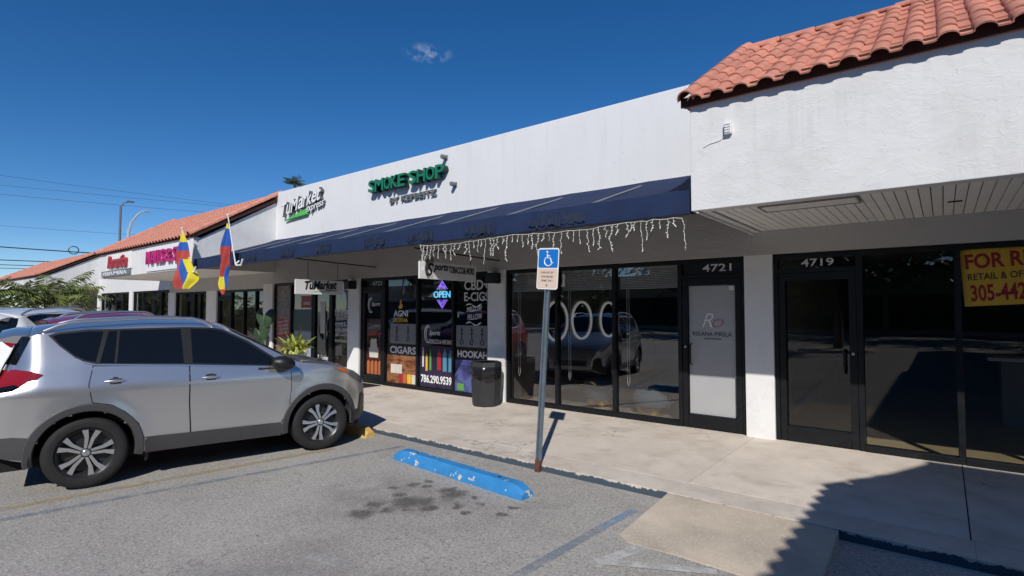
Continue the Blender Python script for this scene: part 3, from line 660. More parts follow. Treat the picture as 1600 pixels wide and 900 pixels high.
# ------------------------------------------------------------------ hanging blade signs
M['signpanel'] = mat('sign_panel', (.72,.71,.69), .5, var=.03)
def blade_sign(label, x, y0, y1, z0, z1, rodz, deco):
    t = thing('hanging_sign', label, 'sign', (x, (y0+y1)/2, z0))
    up(MB().box((x-.02, y0, z0), (x+.02, y1, z1)).build('panel', M['signpanel'], None, bevel=.004), t)
    for y in (y0+.28, y1-.12): up(MB().tube([(x, y, z1), (x, y, rodz)], .006, 5).build('hanger', M['black'], None), t)
    up(MB().tube([(x, AY+.05, rodz+.03), (x, WY0-.02, rodz-.03)], .014, 6).build('rod', M['black'], None), t)
    deco(t, x+.022)
def d1(t, x):
    mb = MB()
    for k, (r, s, e) in enumerate(((.15, 60, 250), (.115, 50, 255), (.085, 45, 250))):
        mb.tube([(x, -1.87 + r*.75*math.cos(R(q)), 2.375 + r*1.15*math.sin(R(q))) for q in range(s, e, 12)], [.011-.002*k]*len(range(s, e, 12)), 5)
    up(mb.build('swoosh', M['blackt'], None), t)
    up(text('lettering', 'S', (-1.97, 2.26, -1.80, 2.47), blade(x), M['blackt'], None, .002, .02, .3), t)
    up(text('lettering', 'ports', (-1.80, 2.32, -1.47, 2.47), blade(x), M['blackt'], None, .002, .04, .3), t)
    up(text('lettering', 'TOBACCO& MORE', (-1.46, 2.325, -.83, 2.445), blade(x), M['blackt'], None, .002, .035), t)
blade_sign('white blade sign reading Sports Tobacco & More hanging under the awning', -6.5, -2.10, -.78, 2.21, 2.49, 2.66, d1)
def d2(t, x):
    up(text('lettering', 'TuMarket', (-1.90, 2.12, -1.15, 2.30), blade(x), M['blackt'], None, .002, .04, .25, slope=.04), t)
    up(text('small_lettering', 'express', (-1.42, 2.085, -1.15, 2.14), blade(x), M['blackt'], None, .002, .01, .25), t)
    mb = MB(); mb.prism([(-1.85,2.075),(-1.30,2.095),(-1.30,2.115)], lambda p: (x, p[0], p[1]), lambda p: (x+.002, p[0], p[1])); up(mb.build('green_wedge', M['lime'], None), t)
blade_sign('white blade sign reading TuMarket express hanging under the awning', -10.2, -2.10, -1.0, 2.03, 2.33, 2.72, d2)

# black wall lamps on the columns
for x, lab in ((-11.08, 'black box lamp on column left of door 4723'), (-6.59, 'black box lamp on column above the trash bin')):
    t = thing('wall_lamp', lab, 'lamp', (x, WY0, 2.3))
    MB().box((-.12, -.02, -.09), (.12, -.004, .09)).build('base_plate', M['black'], t)
    MB().box((-.10, -.20, -.10), (.10, -.02, .10)).build('housing', M['black'], t, bevel=.015)
    MB().box((-.085, -.185, -.106), (.085, -.035, -.1005)).build('lens', M['greyvinyl'], t)
# emergency light box on the right fascia
t = thing('alarm_siren', 'small white louvred siren box on the fascia under the tiles', 'siren', (-1.66, FY, 3.56))
MB().box((-.035, -.05, -.065), (.035, 0, .06)).build('housing', M['whitep'], t, bevel=.006)
for k in range(4): MB().box((-.028, -.058, -.05+.026*k), (.028, -.0505, -.04+.026*k)).build('louvre', M['greyvinyl'], t)
MB().tube([(-.03,-.006,-.065),(-.09,-.006,-.11),(-.2,-.006,-.125),(-.26,-.006,-.15)], .004, 4).build('cable', M['whitep'], t)

# ------------------------------------------------------------------ lettering and graphics on the glass
GY = -.012
def glasstext(label, s, box, m, bold=.01, shear=0., cat='lettering', slope=0, y=GY): return tag(text('window_lettering', s, box, front(y), m, None, .0, bold, shear, slope=slope), label, cat)
def numbers(s, box, lab): return tag(text('door_number', s, box, front(-.014), M['whitet'], None, 0, .012), lab, 'number')
numbers('4719', (-1.44, 2.275, -1.07, 2.375), 'street number 4719 above the vacant unit door'); numbers('4721', (-2.73, 2.262, -2.32, 2.37), 'street number 4721 above the frosted salon door'); numbers('4723', (-10.46, 2.275, -10.10, 2.37), 'street number 4723 above the smoke shop door'); numbers('4725', (-12.7, 2.275, -12.3, 2.37), 'street number 4725 above the TuMarket door')
def poster(label, box, m, y=-.008, name='window_poster', cat='poster'):
    return tag(MB().box((box[0], y-.003, box[1]), (box[2], y, box[3])).build(name, m), label, cat)
M['ph_grey'] = mat('pale_film', (.22,.225,.23), .35, var=.05)
def photo_mat(name, cols, scale=3.0, rough=.35, stretch=(1,1,1)):
    m = bpy.data.materials.new(name); m.use_nodes = True; t = m.node_tree; b = principled(m); b.inputs['Roughness'].default_value = rough
    g = N(t, 'ShaderNodeNewGeometry'); mp = N(t, 'ShaderNodeMapping'); mp.inputs['Scale'].default_value = stretch; t.links.new(g.outputs['Position'], mp.inputs['Vector'])
    n = N(t, 'ShaderNodeTexNoise'); n.inputs['Scale'].default_value = scale; n.inputs['Detail'].default_value = 4; n.inputs['Distortion'].default_value = .8; t.links.new(mp.outputs[0], n.inputs['Vector'])
    cr = N(t, 'ShaderNodeValToRGB'); e = cr.color_ramp.elements
    while len(e) < len(cols): e.new(.5)
    for i, c in enumerate(cols): e[i].position = .28 + .44*i/(len(cols)-1); e[i].color = (*c, 1)
    t.links.new(n.outputs['Fac'], cr.inputs[0]); t.links.new(cr.outputs[0], b.inputs['Base Color']); return m
M['p_cigar'] = photo_mat('cigar_print', [(.03,.012,.006),(.16,.055,.02),(.30,.13,.06),(.10,.04,.02)], 3.5, stretch=(1,1,2.2))
M['p_vape'] = photo_mat('vape_print', [(.01,.01,.02),(.03,.02,.06),(.02,.02,.03)], 3)
M['p_purple'] = photo_mat('hookah_print', [(.02,.02,.06),(.06,.06,.22),(.10,.14,.34),(.03,.02,.08)], 3)
M['p_mural'] = photo_mat('mural_print', [(.03,.02,.02),(.20,.05,.04),(.28,.20,.14),(.06,.10,.12),(.24,.05,.06)], 7)
M['red'] = mat('red_print', (.36,.02,.025), .45); M['orange'] = mat('orange_print', (.46,.13,.04), .45); M['yellow'] = mat('yellow_print', (.75,.45,.04), .45)
M['lblue'] = mat('light_blue_print', (.08,.24,.36), .45); M['cream'] = mat('cream_print', (.62,.58,.50), .5); M['pgreen'] = mat('print_green', (.10,.30,.06), .5)
# smoke shop window next to the door
poster('brown cigar photo print under the CIGARS lettering', (-9.90, .08, -8.90, .70), M['p_cigar'])
poster('black band behind the CIGARS lettering', (-9.90, .70, -8.90, .95), M['p_dark'])
poster('frosted grey film with bottle outlines above CIGARS', (-9.80, .96, -8.90, 1.40), M['ph_grey'])
def pipes(x0, x1, z0, z1, n, lab):
    for k in range(n):
        mb = MB(); x = x0 + (x1-x0)*(k+.5)/n; h = z1-z0
        mb.tube([(x, GY-.004, z0+h*.32), (x, GY-.004, z1)], .008, 4)
        mb.tube([(x+.045*math.cos(q*math.pi/5), GY-.004, z0+h*.18+.05*math.sin(q*math.pi/5)) for q in range(11)], .007, 4)
        mb.tube([(x-.045, GY-.004, z0+h*.62), (x+.045, GY-.004, z0+h*.66)], .007, 4); mb.tube([(x-.035, GY-.004, z0+h*.86), (x+.035, GY-.004, z0+h*.83)], .007, 4)
        tag(mb.build('pipe_outline', M['blackt']), lab % ('left','middle','right')[k if n == 3 else 2*k], 'decal')
pipes(-9.75, -9.0, 1.0, 1.36, 2, '%s dark water pipe outline on the film above CIGARS')
glasstext('white CIGARS lettering on the smoke shop window', 'CIGARS', (-9.80, .735, -8.93, .90), M['whitet'], .03)
glasstext('white AGNI lettering under a yellow flame', 'AGNI', (-9.68, 1.56, -9.20, 1.70), M['whitet'], .02)
glasstext('yellow DOKHA lettering below AGNI', 'DOKHA', (-9.68, 1.43, -9.20, 1.53), M['yellow'], .02)
fl = MB(); fl.prism([(-9.50,1.73),(-9.40,1.74),(-9.37,1.80),(-9.42,1.86),(-9.41,1.95),(-9.47,1.88),(-9.46,1.82),(-9.51,1.78)], lambda p: (p[0], GY, p[1]), lambda p: (p[0], GY-.004, p[1]))
tag(fl.build('flame_decal', M['yellow']), 'yellow flame decal above AGNI', 'decal')
poster('white price card on the cigar print', (-9.76, .30, -9.38, .50), M['cream'], -.013, 'price_card', 'card')
for k, c in enumerate(('red','orange','yellow','cream')):
    poster('small %s brand sticker low on the cigar window' % {'red':'red','orange':'orange','yellow':'yellow','cream':'cream'}[c], (-9.48+.14*k, .10, -9.36+.14*k, .30), M[c], -.013, 'sticker', 'sticker')
# second window: OPEN neon, logo, vapes, phone number
M['neon_b'] = mat('neon_blue', (.1,.4,.6), emit=(.10,.55,.9), estr=1.8); M['neon_p'] = mat('neon_purple', (.3,.1,.6), emit=(.28,.16,.95), estr=1.8)
op = thing('neon_sign', 'lit OPEN neon sign with purple chevrons in smoke shop window', 'neon sign', (-8.19, .05, 1.75))
up(text('lettering', 'OPEN', (-8.44, 1.96, -7.94, 2.10), front(.045), M['neon_b'], None, .012, .012), op)
nb_ = MB()
for s, z in ((1, 2.12), (-1, 1.94)):
    for k in range(2):
        q = .055*k; nb_.tube([(-8.34+q, .05, z+s*.02), (-8.19, .05, z+s*(.20-q*.6)), (-8.04-q, .05, z+s*.02)], .008, 5)
        nb_.tube([(-8.33+q*2, .05, z+s*.02), (-8.23, .05, z+s*.13), (-8.15+q, .05, z+s*.02)], .006, 5)
up(nb_.build('chevrons', M['neon_p'], None), op)
def sports_logo(lab, cx, cz, s, m):
    mb = MB()
    mb.tube([(cx - s*.25 + s*.30*math.cos(R(q)), GY-.004, cz + s*.5*math.sin(R(q))) for q in range(70, 300, 14)], .014*s/.4, 5)
    mb.tube([(cx - s*.22 + s*.20*math.cos(R(q)), GY-.004, cz + s*.42*math.sin(R(q))) for q in range(60, 280, 14)], .010*s/.4, 5)
    t = thing('shop_logo', lab, 'logo', (cx, GY, cz)); up(mb.build('swoosh', m, None), t)
    up(text('lettering', 'Sports', (cx - s*.18, cz - s*.14, cx + s*.75, cz + s*.22), front(GY-.003), m, None, 0, .015, .3), t)
sports_logo('white Sports logo above the vape devices print', -8.45, 1.20, .36, M['whitet'])
glasstext('white TOBACCO & VAPE SHOP lettering under the Sports logo', 'TOBACCO & VAPE SHOP', (-8.52, 1.00, -7.83, 1.09), M['greyvinyl'], .008)
poster('dark vape device print above the phone number', (-8.80, .08, -7.82, .95), M['p_vape'])
vx = -8.72
for vk, (c, w_, h, z) in enumerate((('cream',.05,.42,.50),('yellow',.06,.36,.42),('pgreen',.06,.44,.44),('blackt',.07,.34,.46),('red',.11,.42,.46),('lblue',.11,.46,.44),('lblue',.13,.44,.44))):
    mb = MB(); mb.prism([(vx,z),(vx+w_,z),(vx+w_,z+h*.8),(vx+w_*.7,z+h*.88),(vx+w_*.65,z+h),(vx+w_*.35,z+h),(vx+w_*.3,z+h*.88),(vx,z+h*.8)], lambda p: (p[0], GY, p[1]), lambda p: (p[0], GY-.004, p[1]))
    tag(mb.build('vape_decal', M[c]), ('slim cream printed vape device at left','yellow printed vape device','green printed vape device','black printed vape device','red printed vape device','narrower light blue printed vape device','wide light blue printed vape device at right')[vk] + ' above the phone number', 'decal', 'printed vape devices above the phone number'); vx += w_ + .055
glasstext('white phone number 786.290.9539 low on the window', '786.290.9539', (-8.76, .17, -7.84, .34), M['whitet'], .03, y=GY-.001)
# third window
for i, (s, bx, b_) in enumerate((('CBD+', (-7.50, 2.10, -6.84, 2.30), .025), ('E-CIGS', (-7.50, 1.88, -6.84, 2.06), .02))): glasstext('large grey %s lettering on the window over the bin' % s, s, bx, M['greyvinyl'], b_)
glasstext('white MELLOW lettering below E-CIGS', 'MELLOW', (-7.42, 1.66, -7.02, 1.76), M['whitet'], .015, slope=.1)
glasstext('white FELLOW lettering below MELLOW', 'FELLOW', (-7.40, 1.50, -7.02, 1.61), M['whitet'], .015, slope=.1)
sw_ = MB()
for z in (1.80, 1.44): sw_.tube([(-7.44+.045*k, GY-.003, z + .03*math.sin(k*.8)) for k in range(10)], [.006+.006*(k % 3) for k in range(10)], 4)
tag(sw_.build('flourish_decal', M['whitet']), 'white flourishes above and below MELLOW FELLOW', 'decal')
poster('frosted grey film with pipe outlines above HOOKAH', (-7.72, .97, -6.86, 1.40), M['ph_grey'])
pipes(-7.70, -6.88, 1.0, 1.36, 3, '%s dark water pipe outline on the film above HOOKAH')
poster('black band behind the HOOKAH lettering', (-7.75, .72, -6.86, .96), M['p_dark'])
glasstext('white HOOKAH lettering above the trash bin', 'HOOKAH', (-7.68, .76, -6.87, .90), M['whitet'], .03)
poster('purple blue print below HOOKAH beside the bin', (-7.75, .08, -6.86, .71), M['p_purple'])
poster('small green sticker at the foot of the HOOKAH window', (-7.68, .10, -7.5, .24), M['pgreen'], -.013, 'sticker', 'sticker')
# smoke shop door graphics
sports_logo('grey Sports logo on door 4723', -10.42, 1.82, .34, M['greyvinyl'])
poster('dark red print filling door 4723', (-10.68, .22, -10.12, 1.50), photo_mat('door_print', [(.05,.012,.01),(.14,.03,.02),(.05,.03,.025)], 5), .004)
for k in range(4):
    mb = MB(); x = -10.64 + .14*k; mb.prism([(x,.22),(x+.095,.22),(x+.10,.50),(x+.05,.54),(x,.50)], lambda p: (p[0], -.004, p[1]), lambda p: (p[0], -.009, p[1]))
    tag(mb.build('cigar_decal', M['orange']), ('leftmost','second','third','rightmost')[k] + ' orange printed cigar low on door 4723', 'decal', 'orange cigars on door 4723')
mb = MB(); mb.prism([(-10.55,.60),(-10.24,.60),(-10.22,.80),(-10.28,.86),(-10.27,1.0),(-10.33,1.05),(-10.40,1.02),(-10.47,1.05),(-10.52,.98),(-10.51,.86),(-10.57,.80)], lambda p: (p[0], -.004, p[1]), lambda p: (p[0], -.009, p[1]))
tag(mb.build('sticker', M['cream']), 'white cut-out sticker on door 4723', 'sticker')
poster('red lips sticker on door 4723', (-10.62, 1.12, -10.16, 1.20), M['red'], -.004, 'sticker', 'sticker')
# TuMarket unit
poster('tall colourful food mural on the TuMarket window', (-14.85, .08, -14.06, 2.38), M['p_mural'])
t = poster('red slanted promotion print low on the mural', (-14.80, .95, -14.1, 1.45), M['red'], -.013); 
for k in range(4): glasstext(('topmost slanted line on the red mural print','second slanted line on the red mural print','third slanted line on the red mural print','lowest slanted line on the red mural print')[k], ('PAGA AQUI','TUS BILES','Y RECARGAS','TELEFONO')[k], (-14.74, 1.30-.10*k, -14.18, 1.375-.10*k), M['cream'], .02, slope=.12, y=-.018)
poster('red square decal on the TuMarket window', (-13.55, 1.76, -12.98, 2.08), M['red'])
glasstext('white lettering on the red square decal', 'ENVIOS', (-13.42, 1.84, -13.1, 1.92), M['whitet'], .02, y=-.016)
poster('dark teal print below the red square decal', (-13.98, 1.15, -12.98, 1.72), mat('teal_print', (.02,.055,.055), .35))
poster('pale blue film low on the TuMarket window', (-13.9, .10, -13.0, 1.12), mat('pale_blue_film', (.34,.38,.42), .4))
poster('narrow white notice on the TuMarket door', (-12.62, 1.10, -12.40, 1.92), M['cream'])
glasstext('white TuMarket lettering on the pane beside column', 'TuMarket', (-11.98, 1.55, -11.36, 1.70), M['whitet'], .02, .25, slope=.1)
for k, s in enumerate(('DELI', 'LUN - DOM', '(305) 456-0110', 'EXPRESS')): glasstext('white opening hours line reading %s' % s, s, (-11.94, 1.32-.14*k, -11.38, 1.39-.14*k), M['whitet'], .015)
glasstext('white TuMarket lettering low on the shop door', 'TuMarket', (-12.72, .42, -12.25, .54), M['whitet'], .02, .25)
poster('dark film covering the hours pane', (-12.02, .08, -11.36, 2.38), M['p_dark'], .012)
# hair salon door film
poster('frosted grey film filling door 4721', (-2.935, .205, -2.275, 2.06), mat('frosted_film', (.40,.405,.41), .45, var=.03), -.004, 'frosted_film', 'film')
for s, bx, b_, lab, sh in (('RIXANA PIRELA', (-2.88, 1.335, -2.33, 1.395), .0, 'black RIXANA PIRELA lettering on frosted door', 0), ('HAIR EXTENSIONS', (-2.72, 1.285, -2.48, 1.31), .012, 'tiny HAIR EXTENSIONS lettering on frosted door', 0)): glasstext(lab, s, bx, M['blackt'], b_, sh)
lg = thing('shop_logo', 'thin white and rose RO monogram on frosted door', 'logo', (-2.6, GY, 1.45))
M['rose'] = mat('rose_vinyl', (.40,.17,.16), .5)
up(text('lettering', 'R', (-2.74, 1.46, -2.58, 1.66), front(GY), M['whitet'], None, 0, -.012, .35), lg); up(text('lettering', 'O', (-2.60, 1.46, -2.44, 1.58), front(GY), M['rose'], None, 0, -.012, .35), lg)
poster('small white sticker in corner of the frosted door', (-2.36, 1.99, -2.29, 2.05), M['whitep'], -.009, 'sticker', 'sticker')
# FOR RENT banner behind the glass
bn = thing('banner', 'yellow FOR RENT banner taped on the right window', 'banner', (.19, -.012, 1.75), 0)
bn.rotation_euler = (0, R(-3.2), 0)
M['rentyellow'] = mat('banner_yellow', (.62,.37,.025), .55, var=.06, scale=6); M['rentred'] = mat('banner_red', (.28,.01,.015), .5)
MB().box((0, 0, 0), (.90, .004, .63)).build('sheet', M['rentyellow'], bn)
for s, bx, m, b_ in (('FOR RENT', (.04,.41,.84,.58), 'rentred', .03), ('RETAIL & OFFICE', (.05,.285,.66,.36), 'blackt', .015), ('305-442-2000', (.06,.05,.84,.235), 'rentred', .025)):
    text('lettering', s, bx, front(-.002), M[m], bn, 0, b_)

# ------------------------------------------------------------------ inside the shops
M['blind'] = mat('blind_slat', (.82,.83,.84), .5)
for i, (a, b) in enumerate(((-6.32,-5.30),(-5.22,-4.19),(-4.11,-3.10))):
    bl = thing('window_blind', ('raised venetian blind in the salon window behind the parking sign', 'raised venetian blind in the middle salon window', 'raised venetian blind in the salon window beside door 4721')[i], 'blind', ((a+b)/2, .09, 2.05))
    MB().box((a-(a+b)/2, -.02, .30), (b-(a+b)/2, .03, .345)).build('head_rail', M['blind'], bl)
    sl = MB().box((a-(a+b)/2+.01, -.018, -.006), (b-(a+b)/2-.01, .022, .006)).mesh('slat', M['blind'])
    for k in range(11): link('slat', sl, bl, (0, 0, .01+.027*k), (R(28), 0, random.uniform(-.003,.003)))
    MB().tube([(a-(a+b)/2+.12, .0, .0), (a-(a+b)/2+.125, 0, -1.5), (a-(a+b)/2+.145, 0, -1.56), (a-(a+b)/2+.165, 0, -1.5), (a-(a+b)/2+.16, 0, 0)], .006, 5).build('cord', M['whitep'], bl)
M['ringlight'] = mat('white_ring', (.85,.85,.85), .4, emit=(1,1,1), estr=.25); M['mirror'] = mat('mirror_glass', (.12,.12,.125), .08, metal=1, var=0)
for i, y in enumerate((1.75, 2.78, 4.05)):
    t = thing('round_mirror', ('round white framed mirror on salon wall nearest the window', 'middle round white framed mirror on the salon wall', 'round white framed mirror deepest inside the salon')[i], 'mirror', (-6.47, y, 1.47))
    MB().lathe([(0,0),(.40,0),(.40,.01)], 40, 'x').build('glass', M['mirror'], t)
    MB().lathe([(.395,0),(.395,.035),(.435,.035),(.435,0)], 40, 'x').build('frame', M['ringlight'], t, smooth=40)
M['gold'] = mat('brass', (.75,.52,.22), .25, metal=1); M['teal'] = mat('teal_velvet', (.10,.15,.18), .85, var=.1)
for lab, x, y in (('teal ribbed pouf on gold base beside the salon door', -3.80, .62), ('teal ribbed pouf on gold base left in the middle window', -4.86, .80)):
    t = thing('pouf', lab, 'pouf', (x, y, .003))
    MB().lathe([(0,0),(.24,0),(.25,.01),(.25,.12),(.24,.13),(0,.13)], 32).build('base', M['gold'], t, smooth=40)
    pr = MB(); n = 48; vs = []
    for r, h in ((.28,.13),(.31,.17),(.315,.30),(.31,.42),(.28,.46),(.15,.475),(.0,.475)):
        for k in range(n): q = 2*math.pi*k/n; rr = r*(1 + (.018 if k % 2 else -.018)*(1 if .15 < h < .45 else .2)); vs.append((rr*math.cos(q), rr*math.sin(q), h))
    pr.add(vs, [(i*n+k, i*n+(k+1) % n, (i+1)*n+(k+1) % n, (i+1)*n+k) for i in range(6) for k in range(n)]); pr.build('cushion', M['teal'], t, smooth=60)
t = thing('reception_desk', 'pale topped counter standing inside the vacant unit', 'desk', (1.0, 3.2, .003))
MB().box((-.35, -.25, 0), (.35, .25, .95)).build('body', M['interior'], t); MB().box((-.5, -.35, .95), (.5, .35, 1.0)).build('top', M['whitep'], t)
t = thing('display_shelf', 'dark display shelf inside the smoke shop', 'shelf', (-8.6, 2.4, .003))
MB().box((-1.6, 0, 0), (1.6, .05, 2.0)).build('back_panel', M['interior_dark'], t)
for k in range(5): MB().box((-1.6, -.35, .25+.4*k), (1.6, 0, .27+.4*k)).build('shelf_board', M['interior'], t)

# ------------------------------------------------------------------ cars
def interp(tab, x):
    if x <= tab[0][0]: return tab[0][1]
    for (a, va), (b, vb) in zip(tab, tab[1:]):
        if x <= b: f = (x-a)/(b-a); return va + (vb-va)*f
    return tab[-1][1]
def smooth_tab(tab, x, e=.035): return (interp(tab, x-e) + 2*interp(tab, x) + interp(tab, x+e))/4
LX = .93                                    # length factor of the body units
T_TAB = [(-2.22,.80),(-2.16,.865),(-2.13,1.02),(-2.08,1.24),(-1.92,1.60),(-1.84,1.66),(-1.4,1.705),(-.8,1.735),(-.25,1.725),(.0,1.69),(.12,1.655),(.88,1.245),(.97,1.215),(1.3,1.175),(1.6,1.105),(1.82,1.01),(1.95,.91),(2.02,.80),(2.06,.62)]
B_TAB = [(-2.22,.46),(-2.0,.38),(-1.7,.30),(1.6,.28),(1.9,.30),(2.06,.38)]
P_TAB = [(-2.22,.80),(-2.14,.88),(-2.0,.945),(-1.75,.985),(-1.4,1.0),(1.1,1.0),(1.4,.985),(1.65,.945),(1.85,.86),(1.97,.74),(2.06,.58)]
C_TAB = [(-2.22,.04),(-2.08,.10),(-1.8,.085),(.1,.085),(.9,.06),(1.5,.06),(2.06,.05)]
Z_TAB = [(.25,.845),(.34,.872),(.44,.893),(.56,.905),(.72,.915),(.90,.928),(1.02,.934),(1.065,.928),(1.095,.902),(1.20,.876),(1.30,.838),(1.45,.765),(1.58,.695),(1.66,.64),(1.75,.58)]
WHF, WHR, WZ, WR = 1.17, -1.25, .365, .362
def Wid(u, z):
    w = smooth_tab(Z_TAB, z, .03)*smooth_tab(P_TAB, u, .05)
    if u < -1.78 and z > 1.05: w *= 1 - min(1, (z-1.05)/.2)*.42*((-1.78-u)/.32)**1.6
    x = u*LX
    for cx in (WHF, WHR):
        r = math.hypot(x-cx, z-WZ); w += .022*math.exp(-((r-.47)/.085)**2) * (1 if z > .2 else 0)
    return w
def Tp(u): return smooth_tab(T_TAB, u, .03)
def ZE(u): return Tp(u) - smooth_tab(C_TAB, u, .05)
def side_pt(u, z, off, sgn): return Vector((u*LX, sgn*(Wid(u, z)+off), z))
def top_pt(u, f, off=0):
    ze, t = ZE(u), Tp(u); return Vector((u*LX, f*Wid(u, ze), ze + (t-ze)*(1-abs(f)**2.3) + off))
def side_patch(name, poly, off, sgn, mats, parent, step=.06, edge=.0):
    """panel cut to a (u, z) outline and laid on the curved side of the body"""
    # densify the outline
    P = []
    for (a, b) in zip(poly, poly[1:]+poly[:1]):
        n = max(1, int(math.hypot((b[0]-a[0])*LX, b[1]-a[1])/step))
        for k in range(n): P.append(Vector((a[0]+(b[0]-a[0])*k/n, a[1]+(b[1]-a[1])*k/n)))
    nP = len(P); E = [(i, (i+1) % nP) for i in range(nP)]
    us = [p.x for p in P]; zs = [p.y for p in P]; Q = list(P)
    def inside(x, y):
        c = False
        for i in range(nP):
            a, b = P[i], P[(i+1) % nP]
            if (a.y > y) != (b.y > y) and x < (b.x-a.x)*(y-a.y)/(b.y-a.y)+a.x: c = not c
        return c
    u = min(us)+step/2
    while u < max(us):
        z = min(zs)+step/2
        while z < max(zs):
            if inside(u, z) and min((p-Vector((u,z))).length for p in P) > step*.4: Q.append(Vector((u,z)))
            z += step
        u += step
    vs, es, fs, *_ = delaunay_2d_cdt(Q, E, [], 1, 1e-5)
    mb = MB(); mb.add([side_pt(v.x, v.y, off, sgn) for v in vs], [tuple(f) for f in fs])
    if edge:
        n = len(P); mb.add([side_pt(p.x, p.y, off, sgn) for p in P] + [side_pt(p.x, p.y, off-edge, sgn) for p in P], [(i,(i+1) % n, n+(i+1) % n, n+i) for i in range(n)])
    o = mb.build(name, mats, parent, smooth=40)
    # normals of an open sheet: make them face outwards
    me = o.data; me.update()
    flip = sum(p.normal.y*sgn*p.area for p in me.polygons if abs(p.normal.y) > .3) < 0
    if flip: me.flip_normals()
    return o
def grow(poly, d):
    cx = sum(p[0] for p in poly)/len(poly); cz = sum(p[1] for p in poly)/len(poly); out = []
    n = len(poly)
    for i in range(n):
        a, b, c = Vector(poly[i-1]), Vector(poly[i]), Vector(poly[(i+1) % n])
        e1 = (b-a).normalized(); e2 = (c-b).normalized(); n1 = Vector((e1.y,-e1.x)); n2 = Vector((e2.y,-e2.x)); m_ = (n1+n2)
        if m_.length < 1e-6: m_ = n1
        m_.normalize(); k = d/max(.4, m_.dot(n1))
        q = b + m_*k; q2 = b - m_*k
        out.append(tuple(q) if (q-Vector((cx,cz))).length > (q2-Vector((cx,cz))).length else tuple(q2))
    return out
M['carglass'] = mat('car_glass', (.006,.007,.009), .03, var=0, coat=.0, spec=.5)
M['cladding'] = mat('grey_cladding', (.055,.056,.06), .55, var=.06)
M['lampred'] = mat('tail_lamp', (.26,.008,.008), .12, coat=.6); M['lampclear'] = mat('head_lamp', (.22,.23,.25), .08, coat=1, metal=.4); M['lamporange'] = mat('side_marker', (.50,.13,.03), .15, coat=1)
M['rimdark'] = mat('rim_dark', (.022,.022,.024), .35); M['rimsilver'] = mat('machined_alloy', (.66,.66,.67), .28, metal=.9, var=.03)
M['well'] = mat('wheel_well', (.008,.008,.009), .9); M['seam'] = mat('panel_gap', (.015,.015,.017), .6)
def paint(name, col, metal=.0, rough=.3):
    m = mat(name, col, rough, metal=metal, var=.02, scale=40, coat=1.0, spec=.5); return m
WHEEL = {}
def wheel_meshes():
    if WHEEL: return WHEEL
    ty = MB(); ty.lathe([(.24,-.09),(.262,-.112),(.30,-.118),(.335,-.112),(.352,-.098),(.362,-.07),(.362,.07),(.352,.098),(.335,.112),(.30,.118),(.262,.112),(.24,.09)], 48, 'y')
    WHEEL['tyre'] = ty.mesh('tyre', M['rubber'], smooth=35)
    rm = MB(); rm.lathe([(.0,-.035),(.20,-.03),(.212,-.07),(.236,-.095),(.247,-.104),(.247,.09)], 40, 'y'); WHEEL['rim'] = rm.mesh('rim', M['rimdark'], smooth=35)
    sp = []
    for k in range(5):
        mb = MB()
        for s in (-1, 1):
            a0, a1 = R(72*k + 90 + s*9), R(72*k + 90 + s*15.5)
            def pt(r, a, w): return (r*math.cos(a) - w*math.sin(a), r*math.sin(a) + w*math.cos(a))
            inner, outer = .045, .240
            poly = [pt(inner, R(72*k+90+s*20), -.013), pt(.15, R(72*k+90+s*10), -.017), pt(outer, a1, -.034 if s > 0 else -.020), pt(outer, a1, .020 if s > 0 else .034), pt(.15, R(72*k+90+s*10), .017), pt(inner, R(72*k+90+s*20), .013)]
            mb.prism(poly, lambda p: (p[0], -.094, p[1]), lambda p: (p[0], -.07, p[1]))
        sp.append(mb.mesh('spoke', M['rimsilver'], bevel=.003))
    WHEEL['spokes'] = sp
    hb = MB(); hb.lathe([(0,-.104),(.026,-.104),(.034,-.098),(.04,-.085),(.042,-.05)], 20, 'y'); WHEEL['hub'] = hb.mesh('hub_cap', M['rimsilver'], smooth=40)
    return WHEEL
